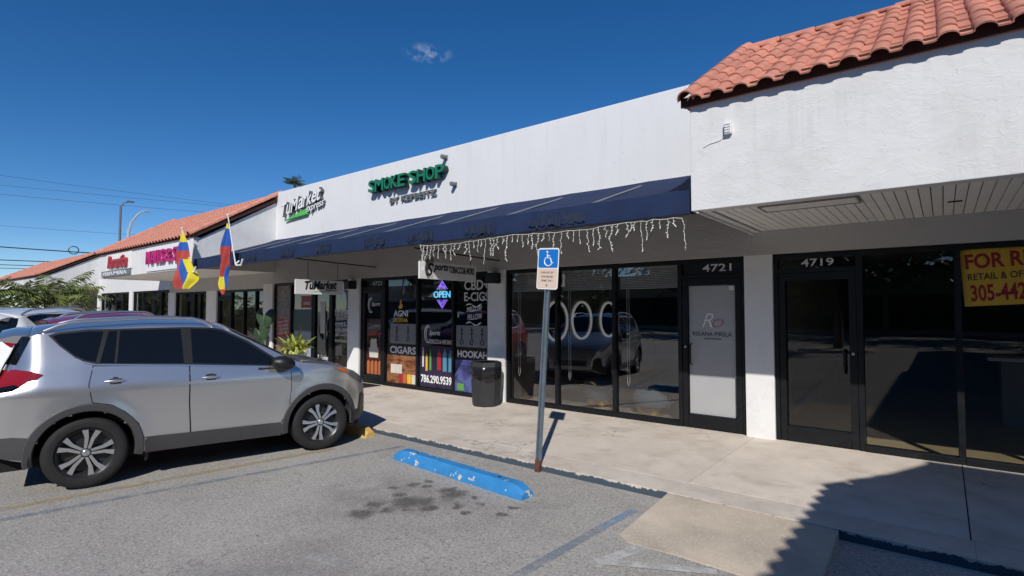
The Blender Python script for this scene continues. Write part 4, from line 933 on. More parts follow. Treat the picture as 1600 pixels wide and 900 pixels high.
def car(label, loc, heading, body_paint, full=True, zs=1.0, group=None, k=1.0):
    t = thing('parked_car', label, 'car', loc, heading, group); t.scale = (k, k, k*zs)
    # ---- body shell: sections along the length
    us = sorted(set([-2.22 + (4.28)*i/92 for i in range(93)] + [-2.19,-2.17,-2.15,-2.14,-2.12,-2.1,-2.06, 2.04, 2.05, .95, .92, .9]))
    prof = []
    for u in us:
        ze, zb = ZE(u), interp(B_TAB, u); mid = min(1.14, zb+(ze-zb)*.8) if ze > 1.16 else ze-.02
        row = [(u*LX, 0, zb-.01), (u*LX, .6*Wid(u, zb+.05), zb-.01), (u*LX, Wid(u, zb+.03)-.03, zb)]
        for k in range(14): z = zb+.02 + (mid-zb-.02)*k/13; row.append((u*LX, Wid(u, z), z))
        for k in range(1, 7): z = mid + (ze-mid)*k/6; row.append((u*LX, Wid(u, z), z))
        for k in range(1, 9): p = top_pt(u, 1-k/8); row.append(tuple(p))
        prof.append(row)
    n = len(prof[0]); mb = MB(); V = []
    for row in prof: V += row
    F = []
    for i in range(len(us)-1):
        for k in range(n-1):
            q = (i*n+k, i*n+k+1, (i+1)*n+k+1, (i+1)*n+k); c = sum((Vector(V[j]) for j in q), Vector())/4
            if any(math.hypot(c.x-cx, c.z-WZ) < .445 for cx in (WHF, WHR)) and c.y > .45: continue
            F.append(q)
    F.append(tuple(range(n))); F.append(tuple((len(us)-1)*n+k for k in range(n)))
    mb.add(V, F); mb.add([(x,-y,z) for x,y,z in V], [tuple(reversed(f)) for f in F])
    body = mb.build('body', body_paint, t, smooth=32)
    # wheel wells and underbody
    wl = MB()
    for cx in (WHF, WHR):
        for s in (-1, 1):
            vs = []; m_ = 18
            for k in range(m_+1):
                q = math.pi*k/m_ ; vs += [(cx+.452*math.cos(q), s*.45, WZ-.06+.452*math.sin(q)), (cx+.452*math.cos(q), s*.90, WZ-.06+.452*math.sin(q))]
            wl.add(vs, [(2*k,2*k+1,2*k+3,2*k+2) for k in range(m_)]); wl.add([(cx+.46*math.cos(math.pi*k/m_), s*.45, WZ-.06+.46*math.sin(math.pi*k/m_)) for k in range(m_+1)], [tuple(range(m_+1))])
    wl.box((-1.95,-.6,.22),(1.8,.6,.34)); wl.build('underbody', M['well'], t)
    sides = (-1, 1) if full else (-1,)
    arcs = []
    for sgn in sides:
        for cx in (WHF, WHR):
            fm = MB(); vs = []; m_ = 40; q0, q1 = R(-12), R(192)
            for k in range(m_+1):
                q = q0 + (q1-q0)*k/m_
                for r, o, kind in ((.415,-.22,0),(.418,.006,0),(.428,.017,0),(.488,.019,0),(.497,.012,0),(.499,-.03,0)):
                    x = cx + r*math.cos(q); z = WZ + .01 + r*math.sin(q); vs.append((x, sgn*(Wid(x/LX, max(z,.26))+o), max(z,.262)))
            fm.add(vs, [(k*6+j, k*6+j+1, (k+1)*6+j+1, (k+1)*6+j) for k in range(m_) for j in range(5)])
            fm.build('wheel_arch_trim', M['cladding'], t, smooth=40)
        side_patch('sill_trim', [(-.80,.285),(.72,.265),(.72,.40),(.70,.43),(-.78,.455),(-.80,.42)], .014, sgn, M['cladding'], t, .07, .02)
        side_patch('bumper_trim', [(-1.83,.36),(-1.80,.58),(-1.95,.60),(-2.20,.60),(-2.2,.47),(-2.0,.39)], .008, sgn, M['cladding'], t, .05, .02)
        side_patch('bumper_trim', [(1.76,.30),(1.78,.46),(1.9,.47),(2.05,.46),(2.05,.39),(1.9,.31)], .008, sgn, M['cladding'], t, .05, .02)
        if not full: pass
        # doors with dark gaps round them
        fd = [(-.335,.44),(.70,.42),(.80,.60),(.83,.85),(.82,1.115),(.74,1.135),(-.36,1.205),(-.36,.80)]
        rd = [(-.352,.445),(-.376,.80),(-.376,1.205),(-1.30,1.245),(-1.335,1.06),(-1.30,.885),(-1.13,.845),(-1.0,.76),(-.87,.62),(-.815,.46)]
        for dname, pl in (('door', fd), ('door', rd)):
            side_patch('door_gap', grow(pl, .010), .0012, sgn, M['seam'], body, .07)
            d = side_patch(dname, pl, .004, sgn, body_paint, t, .055)
            hx, hz = ((-.14, 1.055) if pl is fd else (-1.10, 1.085)); h = MB()
            vs = []
            for k in range(11):
                u = hx - .10 + .02*k; e = .024*math.sin(math.pi*min(1, max(0, (k+.6)/11.2)))
                for a in range(8):
                    q = 2*math.pi*a/8; vs.append((u*LX, sgn*(Wid(u, hz)+.010+.4*e + e*.55*math.cos(q)), hz + max(.004, e*.75)*math.sin(q)))
            h.add(vs, [(k*8+a, k*8+(a+1) % 8, (k+1)*8+(a+1) % 8, (k+1)*8+a) for k in range(10) for a in range(8)] + [tuple(range(8)), tuple(80+a for a in range(8))]); h.build('handle', body_paint, d, smooth=60)
            side_patch('handle_recess_shade', [(hx-.06,hz+.03),(hx+.0,hz+.042),(hx+.06,hz+.03),(hx+.05,hz-.03),(hx-.05,hz-.03)], .0052, sgn, M['seam'], d, .04)  # flat dark patch: shade of a handle hollow put into the colour
        # side windows
        wins = [[(-1.665,1.565),(-1.60,1.48),(-1.47,1.365),(-1.38,1.315),(-1.285,1.29),(-1.215,1.60),(-1.34,1.605),(-1.60,1.582)],
                [(-1.245,1.28),(-1.115,1.27),(-1.085,1.605),(-1.165,1.602)],
                [(-1.09,1.268),(-.43,1.232),(-.445,1.612),(-1.058,1.608)],
                [(-.335,1.228),(.50,1.165),(.70,1.152),(.66,1.185),(.30,1.43),(.02,1.575),(-.10,1.60),(-.335,1.612)]]
        frame_pl = [(-1.70,1.572),(-1.60,1.46),(-1.47,1.345),(-1.38,1.295),(-1.285,1.268),(-.4,1.212),(.52,1.142),(.79,1.135),(.68,1.20),(.32,1.45),(.03,1.597),(-.10,1.622),(-.4,1.632),(-1.2,1.625),(-1.35,1.625),(-1.62,1.60)]
        side_patch('window_trim', frame_pl, .0045, sgn, M['black'], t, .06)
        for wpl in wins: side_patch('side_window', wpl, .008, sgn, M['carglass'], t, .06)
        side_patch('chrome_strip', [(-1.38,1.297),(-1.285,1.268),(-.4,1.212),(.52,1.142),(.80,1.135),(.80,1.128),(.52,1.128),(-.4,1.198),(-1.285,1.254),(-1.39,1.286)], .008, sgn, M['rimsilver'], t, .06)
        side_patch('rear_quarter_glass', [(-1.845,1.555),(-1.955,1.285),(-2.06,1.285),(-1.925,1.565)], .006, sgn, M['carglass'], t, .04)
        # lamps
        side_patch('tail_lamp', [(-1.73,1.19),(-1.82,1.225),(-1.95,1.24),(-2.075,1.23),(-2.12,1.07),(-2.08,1.045),(-1.98,1.055),(-1.92,1.085),(-1.86,1.125),(-1.78,1.15)], .010, sgn, M['lampred'], t, .04, .015)
        side_patch('reversing_lamp', [(-1.92,1.092),(-1.99,1.06),(-2.08,1.05),(-2.11,1.075),(-1.96,1.105)], .027, sgn, M['carglass'], t, .04)
        hl = side_patch('head_lamp', [(1.42,1.075),(1.55,1.065),(1.74,1.0),(1.90,.90),(1.96,.82),(1.90,.80),(1.78,.87),(1.62,.97)], .008, sgn, M['lampclear'], t, .04, .012)
        side_patch('side_marker', [(1.43,1.068),(1.55,1.055),(1.66,1.005),(1.60,.985)], .011, sgn, M['lamporange'], hl, .04)
        side_patch('fog_trim', [(1.86,.44),(1.90,.66),(1.97,.68),(2.03,.62),(2.04,.46)], .010, sgn, M['black'], t, .04, .012)
        side_patch('mud_flap', [(-.80,.18),(-.80,.36),(-.765,.36),(-.765,.20)], -.02, sgn, M['black'], t, .05)
        # mirror
        mi = MB(); vs = []
        for k in range(9):
            f = k/8; x = .56*LX + .0 + .25*f; rr = .105*math.sin(math.pi*(.12+.8*f))**.6
            for a in range(12):
                q = 2*math.pi*a/12; vs.append((x, sgn*(1.025 + 1.15*rr*math.cos(q)), 1.19 - .03*f + rr*.85*math.sin(q)))
        mi.add(vs, [(k*12+a, k*12+(a+1) % 12, (k+1)*12+(a+1) % 12, (k+1)*12+a) for k in range(8) for a in range(12)] + [tuple(range(12)), tuple(96+a for a in range(12))])
        mi.box((.63, min(sgn*.86, sgn*.98), 1.12), (.72, max(sgn*.86, sgn*.98), 1.17)); mi.build('mirror', M['black'], t, smooth=45)
        # roof rail
        rr_ = MB(); pts = []
        for k in range(15):
            u = -1.74 + 1.66*k/14; p = top_pt(u, .93); e = min(1, min(k, 14-k)/1.5); pts.append((p.x, sgn*p.y, p.z + .012 + .065*e))
        rr_.tube(pts, .019, 8); 
        for k in (0, 14): rr_.tube([pts[k], (pts[k][0], pts[k][1], pts[k][2]-.05)], .02, 8)
        rr_.build('roof_rail', M['rimsilver'], t, smooth=50)
    # glass front and rear, spoiler, plate
    for nm, u0, u1, fl in (('windscreen', .14, .86, .90), ('rear_window', -2.078, -1.93, .985)):
        gm = MB(); a, b = 14, 12; vs = []
        for i in range(a+1):
            for k in range(b+1):
                p = top_pt(u0 + (u1-u0)*i/a, -fl + 2*fl*k/b); vs.append((p.x + (.006 if nm == 'windscreen' else -.018), p.y*(1 if nm == 'windscreen' else 1.01), p.z+(.004 if nm == 'windscreen' else .014)))
        gm.add(vs, [(i*(b+1)+k, i*(b+1)+k+1, (i+1)*(b+1)+k+1, (i+1)*(b+1)+k) for i in range(a) for k in range(b)]); gm.build(nm, M['carglass'], t, smooth=60)
    spm = MB(); vs = []
    for k in range(13):
        f = -1 + k/6; p = top_pt(-1.86, f*.93); q = top_pt(-1.93, f*.93)
        vs += [(p.x, p.y, p.z+.004), (p.x-.12, p.y*.99, p.z+.002), (p.x-.235, p.y*.95, p.z-.03), (p.x-.23, p.y*.95, p.z-.05), (p.x-.10, p.y*.97, p.z-.075)]
    spm.add(vs, [(k*5+j, k*5+j+1, (k+1)*5+j+1, (k+1)*5+j) for k in range(12) for j in range(4)] + [(0,1,2,3,4), (60,61,62,63,64)]); spm.build('spoiler', body_paint, t, smooth=40)
    # grille
    gm = MB(); gm.box((2.04*LX-.02, -.42, .46), (2.06*LX+.012, .42, .60)); gm.build('grille', M['black'], t, bevel=.01)
    MB().box((-2.22*LX-.012, -.26, .86), (-2.22*LX+.06, .26, .99)).build('licence_plate', M['whitep'], t)
    wm = wheel_meshes()
    for cx in (WHF, WHR):
        for s in (-1, 1):
            wname = MB; o = link('wheel', wm['rim'], t, (cx, s*.785, WZ), (0, R(random.uniform(0,72)), 0) if s < 0 else (0, R(random.uniform(0,72)), math.pi))
            link('tyre', wm['tyre'], o)
            for sp in wm['spokes']: link('spoke', sp, o)
            link('hub_cap', wm['hub'], o)
    return t
SILVER = paint('silver_paint', (.61,.61,.62), .84, .29); PWHITE = paint('white_paint', (.78,.78,.77), 0, .3); PRED = paint('red_paint', (.22,.008,.010), 0, .35)
car('silver sport utility car parked nose-in at the kerb', (-7.346, -4.885, GZ), R(77.9), SILVER, k=.976)
car('white sport utility car parked at an angle beyond the others', (-14.828, -4.827, GZ), R(128), PWHITE, zs=1.05)
car('dark red car mostly hidden beyond the silver one', (-11.072, -4.388, GZ), R(88), PRED, zs=1.01).scale.x = .72

# ------------------------------------------------------------------ wheel stops, sign post, bin
def chipped(name, col, thr=.62, under=(.55,.52,.48)):
    m = mat(name, col, .55, var=.12, scale=6)
    t = m.node_tree; b = principled(m); src = b.inputs['Base Color'].links[0].from_socket; g = N(t, 'ShaderNodeTexCoord')
    n = N(t, 'ShaderNodeTexNoise'); n.inputs['Scale'].default_value = 8; n.inputs['Detail'].default_value = 5; n.inputs['Roughness'].default_value = .55; t.links.new(g.outputs['Object'], n.inputs['Vector'])
    r = N(t, 'ShaderNodeMapRange'); r.inputs[1].default_value = thr; r.inputs[2].default_value = thr+.015; t.links.new(n.outputs['Fac'], r.inputs[0])
    mx = N(t, 'ShaderNodeMix', data_type='RGBA'); mx.inputs[7].default_value = (*under, 1); t.links.new(r.outputs[0], mx.inputs[0]); t.links.new(src, mx.inputs[6]); t.links.new(mx.outputs[2], b.inputs['Base Color'])
    bp = N(t, 'ShaderNodeBump'); bp.inputs['Strength'].default_value = .6; bp.inputs['Distance'].default_value = .004; bp.invert = True; t.links.new(r.outputs[0], bp.inputs['Height']); t.links.new(bp.outputs[0], b.inputs['Normal'])
    return m
def wheel_stop(label, loc, rz, ln, m):
    mb = MB(); prof = [(-.095,0),(.095,0),(.085,.07),(.052,.125),(-.052,.125),(-.085,.07)]; n = 22; vs = []; rnd = random.Random(int(ln*100))
    for i in range(n+1):
        x = -ln/2 + ln*i/n; e = min(1, .55 + .45*min(i, n-i)/1.2)
        for (y, z) in prof: vs.append((x, y*(.8+.2*e) + rnd.uniform(-.003,.003), z*e + (rnd.uniform(-.004,.003) if z else 0)))
    mb.add(vs, [(i*6+j, i*6+(j+1) % 6, (i+1)*6+(j+1) % 6, (i+1)*6+j) for i in range(n) for j in range(6)] + [tuple(range(6)), tuple(n*6+j for j in range(6))])
    t = thing('wheel_stop', label, 'wheel stop', loc, rz)
    mb.build('concrete_bar', m, t, smooth=30, bevel=.0)
    for x in (-ln*.32, ln*.32): MB().lathe([(0,.128),(.016,.128),(.018,.12)], 10, 'z', (x,0,0)).build('anchor_pin', M['black'], t)
wheel_stop('bright blue wheel stop with chipped paint before the sign', (-4.165, -3.637, GZ), R(-4.5), 2.08, chipped('blue_stop_paint', (.035,.235,.54), .625, (.60,.57,.53)))
wheel_stop('yellow wheel stop sticking out from under the silver car', (-7.277, -3.159, GZ), R(2), 1.9, chipped('yellow_stop_paint', (.62,.40,.12), .62))

sp_ = thing('parking_sign', 'blue disabled parking sign on leaning galvanised post at the kerb', 'sign', (-3.55, -2.975, GZ)); sp_.rotation_euler = (R(-1.0), R(3.2), 0)
M['galv'] = mat('galvanised_steel', (.20,.26,.31), .42, metal=.55, var=.2, scale=8, dirt=.25, dirtcol=(.10,.07,.05), dscale=9); M['rust'] = mat('rusty_steel', (.11,.045,.025), .9, var=.4, scale=25)
pm = MB(); pm.prism([(-.032,-.012),(-.018,-.012),(-.014,.016),(.014,.016),(.018,-.012),(.032,-.012),(.024,.03),(-.024,.03)], lambda p: (p[0], p[1], .13), lambda p: (p[0], p[1], 2.40)); pm.build('post', M['galv'], sp_)
pm = MB(); pm.prism([(-.034,-.014),(.034,-.014),(.026,.032),(-.026,.032)], lambda p: (p[0], p[1], 0), lambda p: (p[0], p[1], .13)); pm.build('post_foot', M['rust'], sp_)
def rrect(w, h, r, n=5):
    out = []
    for cx, cz, a in ((w/2-r, h/2-r, 0), (-w/2+r, h/2-r, 90), (-w/2+r, -h/2+r, 180), (w/2-r, -h/2+r, 270)):
        for k in range(n+1): q = R(a+90*k/n); out.append((cx+r*math.cos(q), cz+r*math.sin(q)))
    return out
PC = 2.25
def plate(name, w, h, r, y, cz, m, th=.003, parent=sp_):
    mb = MB(); mb.prism(rrect(w, h, r), lambda p: (p[0], y, cz+p[1]), lambda p: (p[0], y-th, cz+p[1])); return mb.build(name, m, parent)
M['signblue'] = mat('sign_blue', (.01,.17,.56), .35, var=.02); M['signpeach'] = mat('sign_peach', (.70,.55,.45), .45, var=.03); M['signwhite'] = mat('sign_white', (.80,.80,.78), .4, var=.02)
pl = plate('sign_plate', .285, .46, .03, -.013, PC, M['signwhite'])
plate('blue_field', .262, .205, .02, -.0165, PC+.112, M['signblue'], .001, pl); plate('notice_field', .262, .215, .02, -.0165, PC-.108, M['signpeach'], .001, pl)
hs = MB(); hy = -.0185
hs.tube([(.005+.052*math.cos(R(q)), hy, PC+.082+.052*math.sin(R(q))) for q in range(125, 345, 12)], .007, 5)
hs.tube([(-.012,hy,PC+.165),(-.008,hy,PC+.118),(.030,hy,PC+.116),(.052,hy,PC+.06),(.070,hy,PC+.066)], .008, 5); hs.tube([(-.010,hy,PC+.143),(.026,hy,PC+.140)], .006, 5)
hs.lathe([(0,-.003),(.013,-.003),(.014,.0)], 12, 'y', (-.013,hy,PC+.187)); hs.build('wheelchair_symbol', M['signwhite'], pl)
for k, s in enumerate(('PARKING BY','DISABLED','PERMIT ONLY')): text('lettering', s, (-.085+.004*k, PC-.055-.045*k, .085-.004*k, PC-.032-.045*k), front(-.0185), M['blackt'], pl, 0, .008)
for z in (PC+.20, PC-.185): MB().lathe([(0,-.006),(.008,-.006),(.010,0)], 8, 'y', (0,-.0185,z)).build('bolt', M['chrome'], pl)

bn_ = thing('trash_bin', 'black ribbed octagonal trash bin with black liner', 'trash bin', (-6.47, -.52, 0), R(8)); M['binp'] = mat('bin_plastic', (.026,.028,.030), .55, var=.15, scale=12); M['bag'] = mat('bin_liner', (.014,.014,.016), .22, var=.1)
ph = math.pi/8
MB().lathe([(0,.0),(.235,.0),(.25,.02),(.275,.50),(.275,.50),(.255,.50)], 8, ph=ph).build('body', M['binp'], bn_, bevel=.006)
for k in range(8):
    q = 2*math.pi*k/8 + ph + math.pi/8
    for s in (-.055, 0, .055):
        rb_ = MB(); c, s_ = math.cos(q), math.sin(q); ap = math.cos(math.pi/8)
        rb_.tube([((.245*ap+.004)*c - s*s_, (.245*ap+.004)*s_ + s*c, .07), ((.272*ap+.004)*c - s*s_, (.272*ap+.004)*s_ + s*c, .46)], .006, 4); rb_.build('rib', M['binp'], bn_)
bg_ = MB(); vs = []; n = 40; rnd = random.Random(5)
for j, (r, h) in enumerate(((.268,.72),(.292,.70),(.297,.62),(.291,.54),(.287,.47))):
    for k in range(n): q = 2*math.pi*k/n; rr = r*math.cos(math.pi/8)/math.cos(((q-ph) % (math.pi/4)) - math.pi/8)*.985 + rnd.uniform(-.006,.006)*(j > 0); vs.append((rr*math.cos(q), rr*math.sin(q), h + (rnd.uniform(-.03,.02) + .025*math.sin(3*q+1) if j == 4 else rnd.uniform(-.008,.008))))
bg_.add(vs, [(j*n+k, j*n+(k+1) % n, (j+1)*n+(k+1) % n, (j+1)*n+k) for j in range(4) for k in range(n)]); bg_.build('liner', M['bag'], bn_, smooth=80)
MB().tube([(.30*math.cos(q), .30*math.sin(q), .60-.07*math.sin((q+2.6)*1.2)) for q in [-2.6+.13*k for k in range(21)]], .007, 5).build('liner_fold', M['bag'], bn_)
MB().lathe([(.20,.77),(.262,.785),(.285,.77),(.292,.70),(.282,.69),(.26,.70)], 8, ph=ph).build('lid_ring', M['binp'], bn_, bevel=.006)
tag(MB().box((-10.75,-.62,.001),(-9.95,-.14,.012)).build('door_mat', M['blackt'], bevel=.003), 'black doormat before door 4723', 'doormat')

# ------------------------------------------------------------------ flags
M['fy'] = mat('flag_yellow', (.72,.60,.03), .8, var=.08); M['fb'] = mat('flag_blue', (.02,.10,.42), .8, var=.1); M['fr'] = mat('flag_red', (.46,.06,.05), .8, var=.1)
FL = [M['fy'], M['fb'], M['fr']]
def flag(label, base, tip, rows, rule, phase, amp):
    t = thing('flag', label, 'flag', base)
    B, Tp_ = Vector(base), Vector(tip)
    up(MB().tube([B, Tp_], [.016,.012], 8).build('pole', M['whitep'], None), t)
    up(MB().lathe([(0,.03),(.02,.02),(.026,0),(.012,-.03)], 10, 'z', tuple(Tp_)).build('finial', M['whitep'], None), t)
    up(MB().tube([(B.x-.02, B.y+.08, B.z+.08), B, (B.x+.10, B.y-.02, B.z-.03), (B.x+.30, B.y-.02, B.z-.03), (B.x+.36, B.y-.02, B.z+.09)], .02, 8).build('bracket', M['whitep'], None), t)
    n = 16; vs = []; F = []; mi = []
    for j, (cx, cy, z, w) in enumerate(rows):
        for i in range(n+1):
            f = i/n - .5
            vs.append((cx + f*w*.78, cy + f*w*.55 + amp*w*math.sin(f*11 + phase + j*.35), z))
    mb = MB()
    for j in range(len(rows)-1):
        for i in range(n): mb.add([vs[j*(n+1)+i], vs[j*(n+1)+i+1], vs[(j+1)*(n+1)+i+1], vs[(j+1)*(n+1)+i]], [(0,1,2,3)], rule(j/(len(rows)-1), i/n))
    up(mb.build('cloth', FL, None, smooth=60), t)
def rows_of(tab, n):
    out = []
    for k in range(n+1):
        z = tab[0][2] + (tab[-1][2]-tab[0][2])*k/n; q = [(-r[2], r) for r in tab]
        out.append(tuple([interp([(-r[2], r[0]) for r in tab], -z), interp([(-r[2], r[1]) for r in tab], -z), z, interp([(-r[2], r[3]) for r in tab], -z)]))
    return out
def rule1(v, u):
    if v < .20: return 0
    if v < .33: return 1
    if v < .53 - .10*u: return 2
    if u < .30: return 2
    if u < .46 + .2*(v-.5): return 1
    return 0
flag('large yellow blue and red flag hanging at the awning corner', (-14.50,-2.42,2.66), (-14.52,-2.62,3.70), rows_of([(-14.52,-2.62,3.68,.03),(-14.53,-2.60,3.50,.12),(-14.53,-2.58,3.30,.22),(-14.52,-2.56,2.95,.42),(-14.49,-2.55,2.65,.58),(-14.47,-2.55,2.45,.62),(-14.55,-2.56,2.22,.34)], 28), rule1, .5, .10)
def rule2(v, u):
    if v < .18: return 1 if v > .05 else 0
    if v < .30: return 1
    if v < .60: return 2
    if v < .72: return 2 if u < .5 else 1
    if v < .90: return 0 if u < .75 else 1
    return 2
flag('furled red and blue flag hanging before the awning', (-12.05,-2.44,2.70), (-12.20,-2.56,3.78), rows_of([(-12.22,-2.56,3.60,.03),(-12.24,-2.55,3.3,.16),(-12.28,-2.54,2.95,.27),(-12.34,-2.54,2.70,.27),(-12.40,-2.54,2.45,.17),(-12.40,-2.54,2.28,.20),(-12.40,-2.54,2.05,.06)], 28), rule2, 1.2, .16)

# ------------------------------------------------------------------ plants before the shops
def leafmat(name, col, var=.3): 
    m = mat(name, col, .5, var=var, scale=7, rand=.25); return m
M['agave'] = leafmat('yellow_green_leaf', (.42,.46,.11)); M['cactus'] = leafmat('cactus_green', (.028,.055,.022)); M['leafd'] = leafmat('dark_leaf', (.035,.075,.02)); M['leafy'] = leafmat('bright_green_leaf', (.13,.20,.04)); M['terracotta'] = mat('white_pot', (.62,.60,.57), .7)  # the low potted plants have a brighter green of their own
def blade_leaf(ln, w, bend, m):
    mb = MB(); vs = []; n = 7
    for k in range(n+1):
        f = k/n; ww = w*(.55+.9*f-1.45*f**2.2)*.9 if f < .98 else .002; ww = max(.002, ww); x = ln*f*math.cos(bend*f); z = ln*f*math.sin(.9 - bend*f*.9)*.9
        vs += [(x*.75, -ww, z+.25*ww), (x*.75, 0, z-.2*ww), (x*.75, ww, z+.25*ww)]
    mb.add(vs, [(k*3+j, k*3+j+1, (k+1)*3+j+1, (k+1)*3+j) for k in range(n) for j in range(2)]); return mb.mesh('leaf', m, smooth=60)
AG = [blade_leaf(.75, .08, b, M['agave']) for b in (.35, .7, 1.0, 1.3)]
def rosette(label, loc, n, sc, potr=.22, poth=.32, name='potted_plant', meshes=AG, seed=1):
    t = thing(name, label, 'plant', loc); rnd = random.Random(seed)
    MB().lathe([(0,0),(potr*.75,0),(potr,poth),(potr*1.06,poth),(potr*1.06,poth+.03),(potr*.9,poth+.03),(potr*.88,poth-.03),(0,poth-.03)], 20).build('pot', M['terracotta'], t, smooth=40)
    for k in range(n):
        o = link('leaf', meshes[rnd.randrange(len(meshes))], t, (0, 0, poth + rnd.uniform(-.02,.12)), (rnd.uniform(-.2,.2), rnd.uniform(-.75,.15), k*2.4+rnd.uniform(-.2,.2))); q = sc*rnd.uniform(.75,1.15); o.scale = (q, q, q)
rosette('yellow green spiky plant in pot before the mural window', (-12.35, -.85, 0), 84, 1.02, poth=.55)
BR = [blade_leaf(.35, .05, b, M['leafy']) for b in (.8, 1.2, 1.6)]
rosette('low bright green plant beside the cactus pot', (-13.35, -1.25, 0), 26, .9, .2, .4, meshes=BR, seed=3)
rosette('small green plant in pot left of the cactus', (-14.6, -1.05, 0), 22, .9, .2, .35, meshes=BR, seed=5)
t = thing('cactus', 'tall dark prickly pear cactus before the grey column', 'cactus', (-13.75, -.95, 0)); MB().lathe([(0,0),(.2,0),(.26,.36),(.28,.40),(.24,.40),(0,.36)], 20).build('pot', M['terracotta'], t, smooth=40)
def pad():
    mb = MB(); vs = []; n, m_ = 14, 10
    for i in range(m_+1):
        f = i/m_; h = f; w = .5*math.sin(math.pi*(.06+.90*f))**.7*(.65+.5*f)
        for k in range(n): q = 2*math.pi*k/n; vs.append((w*math.cos(q)*.62, .13*w*math.sin(q)*1.4, h))
    mb.add(vs, [(i*n+k, i*n+(k+1) % n, (i+1)*n+(k+1) % n, (i+1)*n+k) for i in range(m_) for k in range(n)] + [tuple(range(n)), tuple(m_*n+k for k in range(n))]); return mb.mesh('pad', M['cactus'], smooth=70)
PAD = pad()
for x, y, z, s, ry, rz in ((0,0,.34,.62,0,.2),(.02,0,.90,.55,.12,.5),(-.22,.02,.85,.42,-.5,.1),(.15,0,1.25,.50,.35,.7),(-.10,0,1.30,.42,-.2,.3),(.30,-.05,.70,.42,.6,-.3)): link('pad', PAD, t, (x, y, z), (0, ry, rz), (s, s, s))

# palms and shrubs at the far end of the lot
def frond_mesh(ln, droop, seed, m):
    mb = MB(); rnd = random.Random(seed); pts = []
    for k in range(13):
        f = k/12; a = .95 - droop*f; pts.append(Vector((0, 0, 0)) if k == 0 else pts[-1] + Vector((math.cos(a), 0, math.sin(a)))*ln/12)
    mb.tube(pts, [.018*(1-.8*k/12) for k in range(13)], 4)
    for k in range(2, 13):
        for s in (-1, 1):
            for h in (0, .5):
                if k == 12 and h: continue
                p = pts[k] if not h else (pts[k]+pts[min(12,k+1)])/2; l = ln*.26*math.sin(math.pi*(.16+.8*k/13))*rnd.uniform(.8,1.15)
                d = Vector((.55, s*.85, rnd.uniform(-.75,-.15))).normalized()*l; wv = Vector((.03,0,.0))*ln/2
                q = p + d*.55 + Vector((0,0,.03)); e = p + d + Vector((0,0,-.12*l))
                mb.add([p-wv*.5, p+wv*.5, q+wv, e, q-wv], [(0,1,2,3,4)])
    return mb.mesh('frond', m)
M['frond'] = leafmat('palm_leaf', (.15,.18,.05)); M['frondd'] = leafmat('dark_palm_leaf', (.085,.11,.035)); M['trunk'] = mat('palm_trunk', (.20,.16,.12), .9, bump=.6, bscale=25)
FRN = [frond_mesh(2.0, d, k, M['frond']) for k, d in enumerate((1.2,1.7,2.1,.8))]; FRD = [frond_mesh(2.0, d, 9+k, M['frondd']) for k, d in enumerate((1.2,1.7,2.1,.8))]
def palm(label, loc, h, n, sc, ms, seed, group='palms at the far end of the lot'):
    t = thing('palm_tree', label, 'palm', loc, 0, group); rnd = random.Random(seed); ln = rnd.uniform(-.15,.15)
    MB().tube([(0,0,-.1),(ln*.3,0,h*.5),(ln,0,h)], [.14,.10,.09], 10).build('trunk', M['trunk'], t, smooth=50)
    for k in range(n+6):
        o = link('frond', ms[rnd.randrange(4)], t, (ln, 0, h-.05), (0, rnd.uniform(-.5,.35), k*2.399+rnd.uniform(-.25,.25))); q = sc*rnd.uniform(.8,1.15); o.scale = (q, q, q)
for lab, x, y, h, n, sc, ms, sd_ in (('tallest palm just left of the far bay fascia', -27.2,-2.7,2.0,24,1.0,FRN,1), ('bushy dark palm clump left of the tallest palm', -29.5,-3.8,1.1,24,1.0,FRD,2), ('low pale palm clump behind the white car', -27.0,-4.4,.8,22,.95,FRN,3),
        ('leftmost pale palm at the edge of the photo', -30.5,-5.3,.9,22,1.0,FRN,4), ('dark palm between the two pale clumps', -33,-4.4,1.5,22,1.05,FRD,5), ('small palm under the far bay fascia edge', -24.6,-3.0,1.0,20,.85,FRD,6)):
    palm(lab, (x, y, GZ), h, n, sc, ms, sd_)
palm('tall palm top peeking over the white parapet', (-37, 13, GZ), 11.0, 20, .5, FRD, 8, None)

# leafy trees and hedge: clumps of small leaves on limbs
def leaf_crown(name, parent, c, rx, rz, n, m, seed, size=.16):
    if rx > 3: size = .34
    rnd = random.Random(seed); mb = MB(); cl = []
    for k in range(26):
        d = Vector((rnd.gauss(0,1), rnd.gauss(0,1), rnd.gauss(0,1))).normalized()*rnd.uniform(.45,1.0); cl.append(Vector((d.x*rx, d.y*rx, d.z*rz)))
    for k in range(n):
        p = c + cl[rnd.randrange(26)] + Vector((rnd.gauss(0,.22)*rx, rnd.gauss(0,.22)*rx, rnd.gauss(0,.2)*rz)); a = Vector((rnd.gauss(0,1), rnd.gauss(0,1), rnd.gauss(0,1))).normalized(); b = a.orthogonal().normalized(); e = a.cross(b); s = size*rnd.uniform(.6,1.4)
        mb.add([p-b*s, p-e*s*.45, p+b*s, p+e*s*.45], [(0,1,2,3)])
    return mb.build(name, m, parent)
